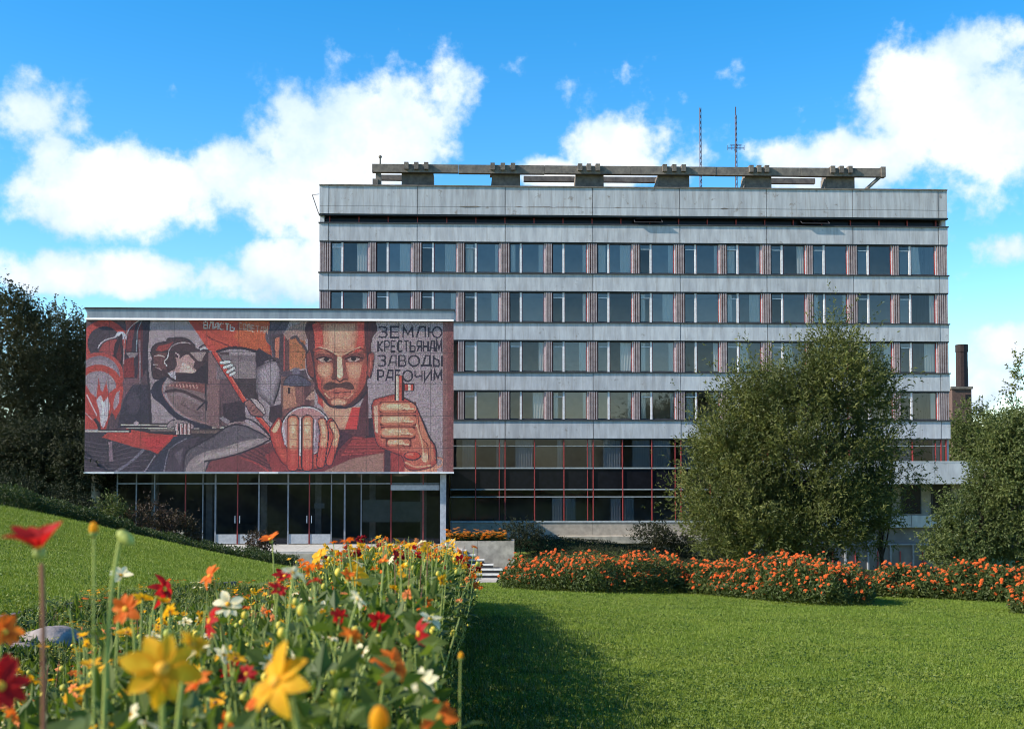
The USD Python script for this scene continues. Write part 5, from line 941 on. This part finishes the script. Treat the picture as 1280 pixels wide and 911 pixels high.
H_ = [("big red bloom on a tall stem at the left, standing above the lawn", 48, 684, 2.1, 72, "red", (-.1, -.25, .95), dict(n=9, cup=1.05, droop=.25, rmat=stem_r)),
      ("closed yellow bud upright on a tall pale stem right of the big red bloom", 117, 662, 2.5, 15, "yellow", (.0, -.1, 1), dict(bud=True)),
      ("nodding green bud on a leaning stem beside the closed yellow bud", 157, 672, 2.5, 20, "green", (.7, -.2, -.5), dict(bud=True)),
      ("small white bloom seen from the side against the left lawn", 151, 719, 5.0, 26, "white", (.3, -.5, .6), dict(cup=.6)),
      ("drooping red bloom against the top of the left lawn", 205, 736, 4.5, 36, "red", (.75, -.3, .25), dict(droop=.6, cup=.3)),
      ("drooping red bloom below and right of the other one, beside a white star bloom", 263, 776, 3.6, 42, "red", (-.8, -.3, .2), dict(droop=.7)),
      ("orange bloom facing left above the near yellow blooms", 157, 761, 3.3, 40, "orange", (-.2, -.9, .3), dict()),
      ("white star bloom with orange eye left of the middle of the bed", 285, 755, 4.5, 34, "white", (.1, -.9, .4), dict(cup=.1)),
      ("largest yellow bloom, blurred, low in front at left", 203, 836, 1.9, 92, "yellow", (.25, -.85, .35), dict(cup=.1, droop=.3)),
      ("yellow bloom tucked behind the largest yellow one", 240, 806, 2.1, 40, "yellow", (.5, -.3, .8), dict(cup=.5)),
      ("big blurred yellow bloom right of the largest one", 345, 852, 1.85, 84, "yellow", (-.5, -.6, .4), dict(cup=.15, droop=.4)),
      ("orange bloom with dark eye in the bottom middle of the photo", 549, 896, 2.6, 46, "orange", (.1, -.9, .35), dict(n=10)),
      ("white bloom with orange eye above the bottom orange one", 527, 854, 3.3, 42, "white", (-.3, -.85, .4), dict()),
      ("ragged orange bloom left of the white one with orange eye", 490, 830, 3.0, 50, "orange", (.5, -.6, .4), dict(droop=.5)),
      ("hanging red bloom under a pale one near the bed's right edge", 524, 792, 3.6, 40, "red", (-.7, -.5, -.1), dict(droop=.7)),
      ("white bloom in half shade at the centre of the near bed", 453, 816, 4.0, 32, "white", (-.5, -.5, .6), dict()),
      ("deep red bloom cut by the left edge of the photo", 0, 858, 2.0, 70, "red", (.4, -.6, .6), dict(n=10)),
      ("orange-red bloom at the left edge above the deep red one", 6, 790, 2.6, 44, "orange", (.5, -.6, .5), dict()),
      ("blurred yellow bud at the bottom edge", 474, 903, 1.8, 34, "yellow", (0, -.3, 1), dict(bud=True)),
      ("clear yellow star bloom in the middle of the bed", 443, 717, 7.0, 30, "yellow", (.1, -.9, .4), dict(cup=.1)),
      ("round dark red double bloom near the far end of the bed", 498, 697, 11.0, 19, "crimson", (0, -.7, .7), dict(n=11, layers=3)),
      ("yellow-orange bloom alone against the entrance doors", 338, 674, 7.0, 27, "orange", (-.3, -.3, .9), dict(cup=.5)),
      ("pale yellow bloom on the left flank of the tall flowers", 400, 694, 8.0, 28, "yellow", (-.6, -.5, .5), dict()),
      ("red bloom left of the clear yellow star bloom", 356, 720, 7.0, 26, "red", (0, -.5, .8), dict(cup=.4)),
      ("salmon orange bloom below the clear yellow star bloom", 478, 769, 5.5, 30, "salmon", (.2, -.7, .5), dict(droop=.5)),
      ("pale cream bloom above the hanging red one", 538, 774, 4.4, 32, "white", (.3, -.3, .9), dict(cup=.2)),
      ("small orange bloom on the lawn side of the white star bloom", 262, 720, 5.0, 28, "orange", (-.5, -.5, .6), dict(droop=.4)),
      ("small pink-red bloom between the two big yellow ones", 308, 842, 3.0, 26, "red", (-.2, -.8, .5), dict()),
      ("small yellow bud on a thin stem over the shaded lawn", 576, 820, 3.0, 9, "yellow", (.1, -.2, 1), dict(bud=True, leafy=2))]
for i, (lab, px, py, Y, d_, col, face, kw) in enumerate(H_): hero(lab, px, py, Y, d_, col, face, seed=i, **kw)
# tall bare stems, seed heads and leaves filling the bed
r = np.random.default_rng(95); n = 130000; p = np.stack([r.uniform(-6, 0, n), 2.3 + 23 * r.random(n)], 1); p = p[shapely.contains_xy(bedg, p[:, 0], p[:, 1])]; p = p[np.abs(p[:, 0]) < .47 * p[:, 1] + .3]
gz = G(p[:, 0], p[:, 1]); tz = np.array([top_z(a, b) for a, b in p]); hh = np.clip(np.minimum(1.5, tz - gz), .15, None) * r.random(len(p)) ** .7 * .86
base = np.stack([p[:, 0], p[:, 1], gz + hh], 1)
u = thing("flower_bed_foliage", "tangle of green leaves and stalks filling the dahlia bed", "foliage", (0, 0, 0), 0, None, "stuff")
part("foliage", u, leaves(base, r.normal(0, .6, base.shape) + [0, 0, .3], (.050 + .0050 * np.clip(p[:, 1], 2, 14)) * r.uniform(.6, 1.5, len(p)), .042, r), leaf_bed)
m = MB()
for k in range(700):
    j = r.integers(len(p))
    if p[j, 1] < 3.6 or 640 + FPX * p[j, 0] / p[j, 1] > 570: continue
    j = int(j); h = max(.25, min(1.45, tz[j] - gz[j])) * r.uniform(.75, 1.06); b = np.array([p[j, 0], p[j, 1], gz[j]]); lean_ = np.array([r.normal(0, .09), r.normal(0, .09), h])
    m.tube([b, b + lean_ * .5 + r.normal(0, .015, 3), b + lean_], [.004, .0033, .002], 4, False)
m.build("stalk", u, stem_g)
m = MB()
for k in range(190):
    j = r.integers(len(p))
    if p[j, 1] < 5 or 640 + FPX * p[j, 0] / p[j, 1] > 570: continue
    j = int(j); h = max(.25, min(1.5, tz[j] - gz[j])) * r.uniform(.8, 1.08); b = np.array([p[j, 0], p[j, 1], gz[j]]); lean_ = np.array([r.normal(.04, .1), r.normal(0, .09), h])
    m.tube([b, b + lean_ * .5 + r.normal(0, .02, 3), b + lean_], [.004, .0033, .002], 4, False)
m.build("reddish_stalk", u, stem_r)
# kerb and boulder
ke = [(-6.0, y, float(G(-6.0, y))) for y in np.arange(9, 26.1, 1.0)]
t = thing("kerb", "dark stone kerb between the flower bed and the left lawn", "kerb", (0, 0, 0))
for a, b in zip(ke[:-1], ke[1:]): MB().add([(a[0] - .06, a[1] + .01, a[2] - .2), (a[0] + .06, a[1] + .01, a[2] - .2), (a[0] + .06, a[1] + .01, a[2] + .1), (a[0] - .06, a[1] + .01, a[2] + .1), (b[0] - .06, b[1] - .01, b[2] - .2), (b[0] + .06, b[1] - .01, b[2] - .2), (b[0] + .06, b[1] - .01, b[2] + .1), (b[0] - .06, b[1] - .01, b[2] + .1)], [[0, 1, 2, 3], [5, 4, 7, 6], [4, 0, 3, 7], [1, 5, 6, 2], [3, 2, 6, 7], [0, 4, 5, 1]]).build("kerb_stone", t, kerb_m)
for lab, px, py, Y, rr, hh_ in (("larger grey boulder at the left kerb of the flower bed", 66, 812, 12.5, .40, .27), ("smaller grey boulder left of the larger one", 22, 826, 12.0, .24, .2)):
    c = at(px, py, Y); s2 = trimesh.creation.icosphere(3, 1.0); v = s2.vertices * (.72 + .6 * meshkit.fbm(s2.vertices * 1.1 + px, 3, 9)[:, None]); v = v * [rr, rr * .8, hh_]; z = min(c[2], float(G(c[0], Y)) + .12)
    tag(part("boulder", "/World", (v + [c[0], Y, z], s2.faces), boulder_m, 40), lab, "boulder")

# ------------------------------------------------------------------ grass
def tuft(r, n, h, w, spread):
    v, f = [], []
    for k in range(n):
        a = r.uniform(0, 6.28); b = np.array([r.normal(0, spread), r.normal(0, spread), -.01]); d = np.array([math.cos(a), math.sin(a), 0]); s_ = np.array([-d[1], d[0], 0]) * w; H = h * r.uniform(.5, 1.2); ln = r.uniform(.1, .7) * H; j = len(v)
        v += [b - s_, b + s_, b + d * ln * .35 + [0, 0, H * .6] + s_ * .7, b + d * ln * .35 + [0, 0, H * .6] - s_ * .7, b + d * ln + [0, 0, H]]; f += [[j, j + 1, j + 2], [j, j + 2, j + 3], [j + 3, j + 2, j + 4]]
    return np.array(v), np.array(f)
def grass(name, label, sampler, n, h, w, spread, mat, seed, smin=.7, smax=1.4, blades=26, grow=0.0):
    r = np.random.default_rng(seed); pi = UsdGeom.PointInstancer.Define(stage, numbered("/World", name)); path = str(pi.GetPath()); targets = []
    for k in range(4): targets.append(part("tuft", path, tuft(r, blades, h, w, spread), mat).GetPath())
    p = sampler(r, n); z = G(p[:, 0], p[:, 1]); k = len(p)
    pi.CreatePrototypesRel().SetTargets(targets); pi.CreateProtoIndicesAttr(Vt.IntArray.FromNumpy(r.integers(0, 4, k).astype(np.int32)))
    pi.CreatePositionsAttr(Vt.Vec3fArray.FromNumpy(np.stack([p[:, 0], p[:, 1], z], 1).astype(np.float32)))
    a = r.uniform(0, 2 * np.pi, k); pi.CreateOrientationsAttr(Vt.QuathArray([Gf.Quath(float(math.cos(q / 2)), 0, 0, float(math.sin(q / 2))) for q in a]))
    s_ = r.uniform(smin, smax, k) * (.75 + .5 * meshkit.fbm(np.stack([p[:, 0] * .7, p[:, 1] * .7, 0 * z], 1), 3, seed)) * (1 + grow * np.clip((p[:, 1] - 10) / 20, 0, 2)); hs = s_ * r.uniform(.8, 1.25, k)
    pi.CreateScalesAttr(Vt.Vec3fArray.FromNumpy(np.stack([s_, s_, hs], 1).astype(np.float32)))
    return tag(pi.GetPrim(), label, "grass", None, "stuff")
bedb = bedg.buffer(.05)
def right_lawn(r, n):
    y = 7.5 + 50 * r.random(n * 3) ** 1.7; x = r.uniform(-.46, .46, n * 3) * y; k = (x > -1.2) & ~shapely.contains_xy(bedb, x, y); return np.stack([x[k], y[k]], 1)[:n]
def left_lawn(r, n):
    y = 11 + 46 * r.random(n * 4) ** .9; x = r.uniform(-.48, -.1, n * 4) * y; k = (x < -6.1) & (y < np.interp(640 + FPX * x / y, [-60, 0, 80, 160, 250, 345], [44, 45, 47.5, 50, 53, 56]) + .8); return np.stack([x[k], y[k]], 1)[:n]
grass("lawn_grass", "mown green grass of the lawn at right", right_lawn, 62000, .036, .0032, .075, grass_l, 201, grow=.35)
grass("lawn_grass", "sunlit grass of the bank at left", left_lawn, 42000, .034, .0045, .09, grass_l, 202, grow=.35)
r = np.random.default_rng(210); p = right_lawn(r, 110000); k_ = meshkit.fbm(np.stack([p[:, 0] * .9, p[:, 1] * .9, 0 * p[:, 0]], 1), 3, 8) > r.uniform(.25, .62, len(p)); p = p[k_]
base = np.stack([p[:, 0], p[:, 1], G(p[:, 0], p[:, 1]) + r.uniform(.005, .04, len(p))], 1)
clover = leafm("clover_leaf", (.085, .130, .020), (.340, .330, .060), .3, (1.2, 1.2, .5), 2.0)
tag(part("lawn_clover", "/World", leaves(base, r.normal(0, 1, base.shape) * [1, 1, .35], .034 * r.uniform(.6, 1.4, len(p)) * (1 + .3 * np.clip((p[:, 1] - 10) / 20, 0, 2)), .026, r), clover), "small broad clover leaves mottling the mown lawn at right", "clover", None, "stuff")
p = left_lawn(r, 60000); k_ = meshkit.fbm(np.stack([p[:, 0] * .5, p[:, 1] * .5, 0 * p[:, 0]], 1), 3, 8) > r.uniform(.3, .65, len(p)); p = p[k_]
base = np.stack([p[:, 0], p[:, 1], G(p[:, 0], p[:, 1]) + r.uniform(.005, .04, len(p))], 1)
tag(part("lawn_clover", "/World", leaves(base, r.normal(0, 1, base.shape) * [1, 1, .35], .055 * r.uniform(.6, 1.4, len(p)), .04, r), clover), "small broad leaves mottling the grass bank at left", "clover", None, "stuff")
def weeds(r, n):
    y = 7.6 + 14 * r.random(n * 2) ** 1.2; x = -.55 - .012 * y + np.abs(r.normal(0, .9, n * 2)); k = ~shapely.contains_xy(bedb, x, y); return np.stack([x[k], y[k]], 1)[:n]
grass("weed_tufts", "longer dark weeds in the shade along the flower bed", weeds, 1100, .085, .005, .06, weed_l, 203, blades=12)
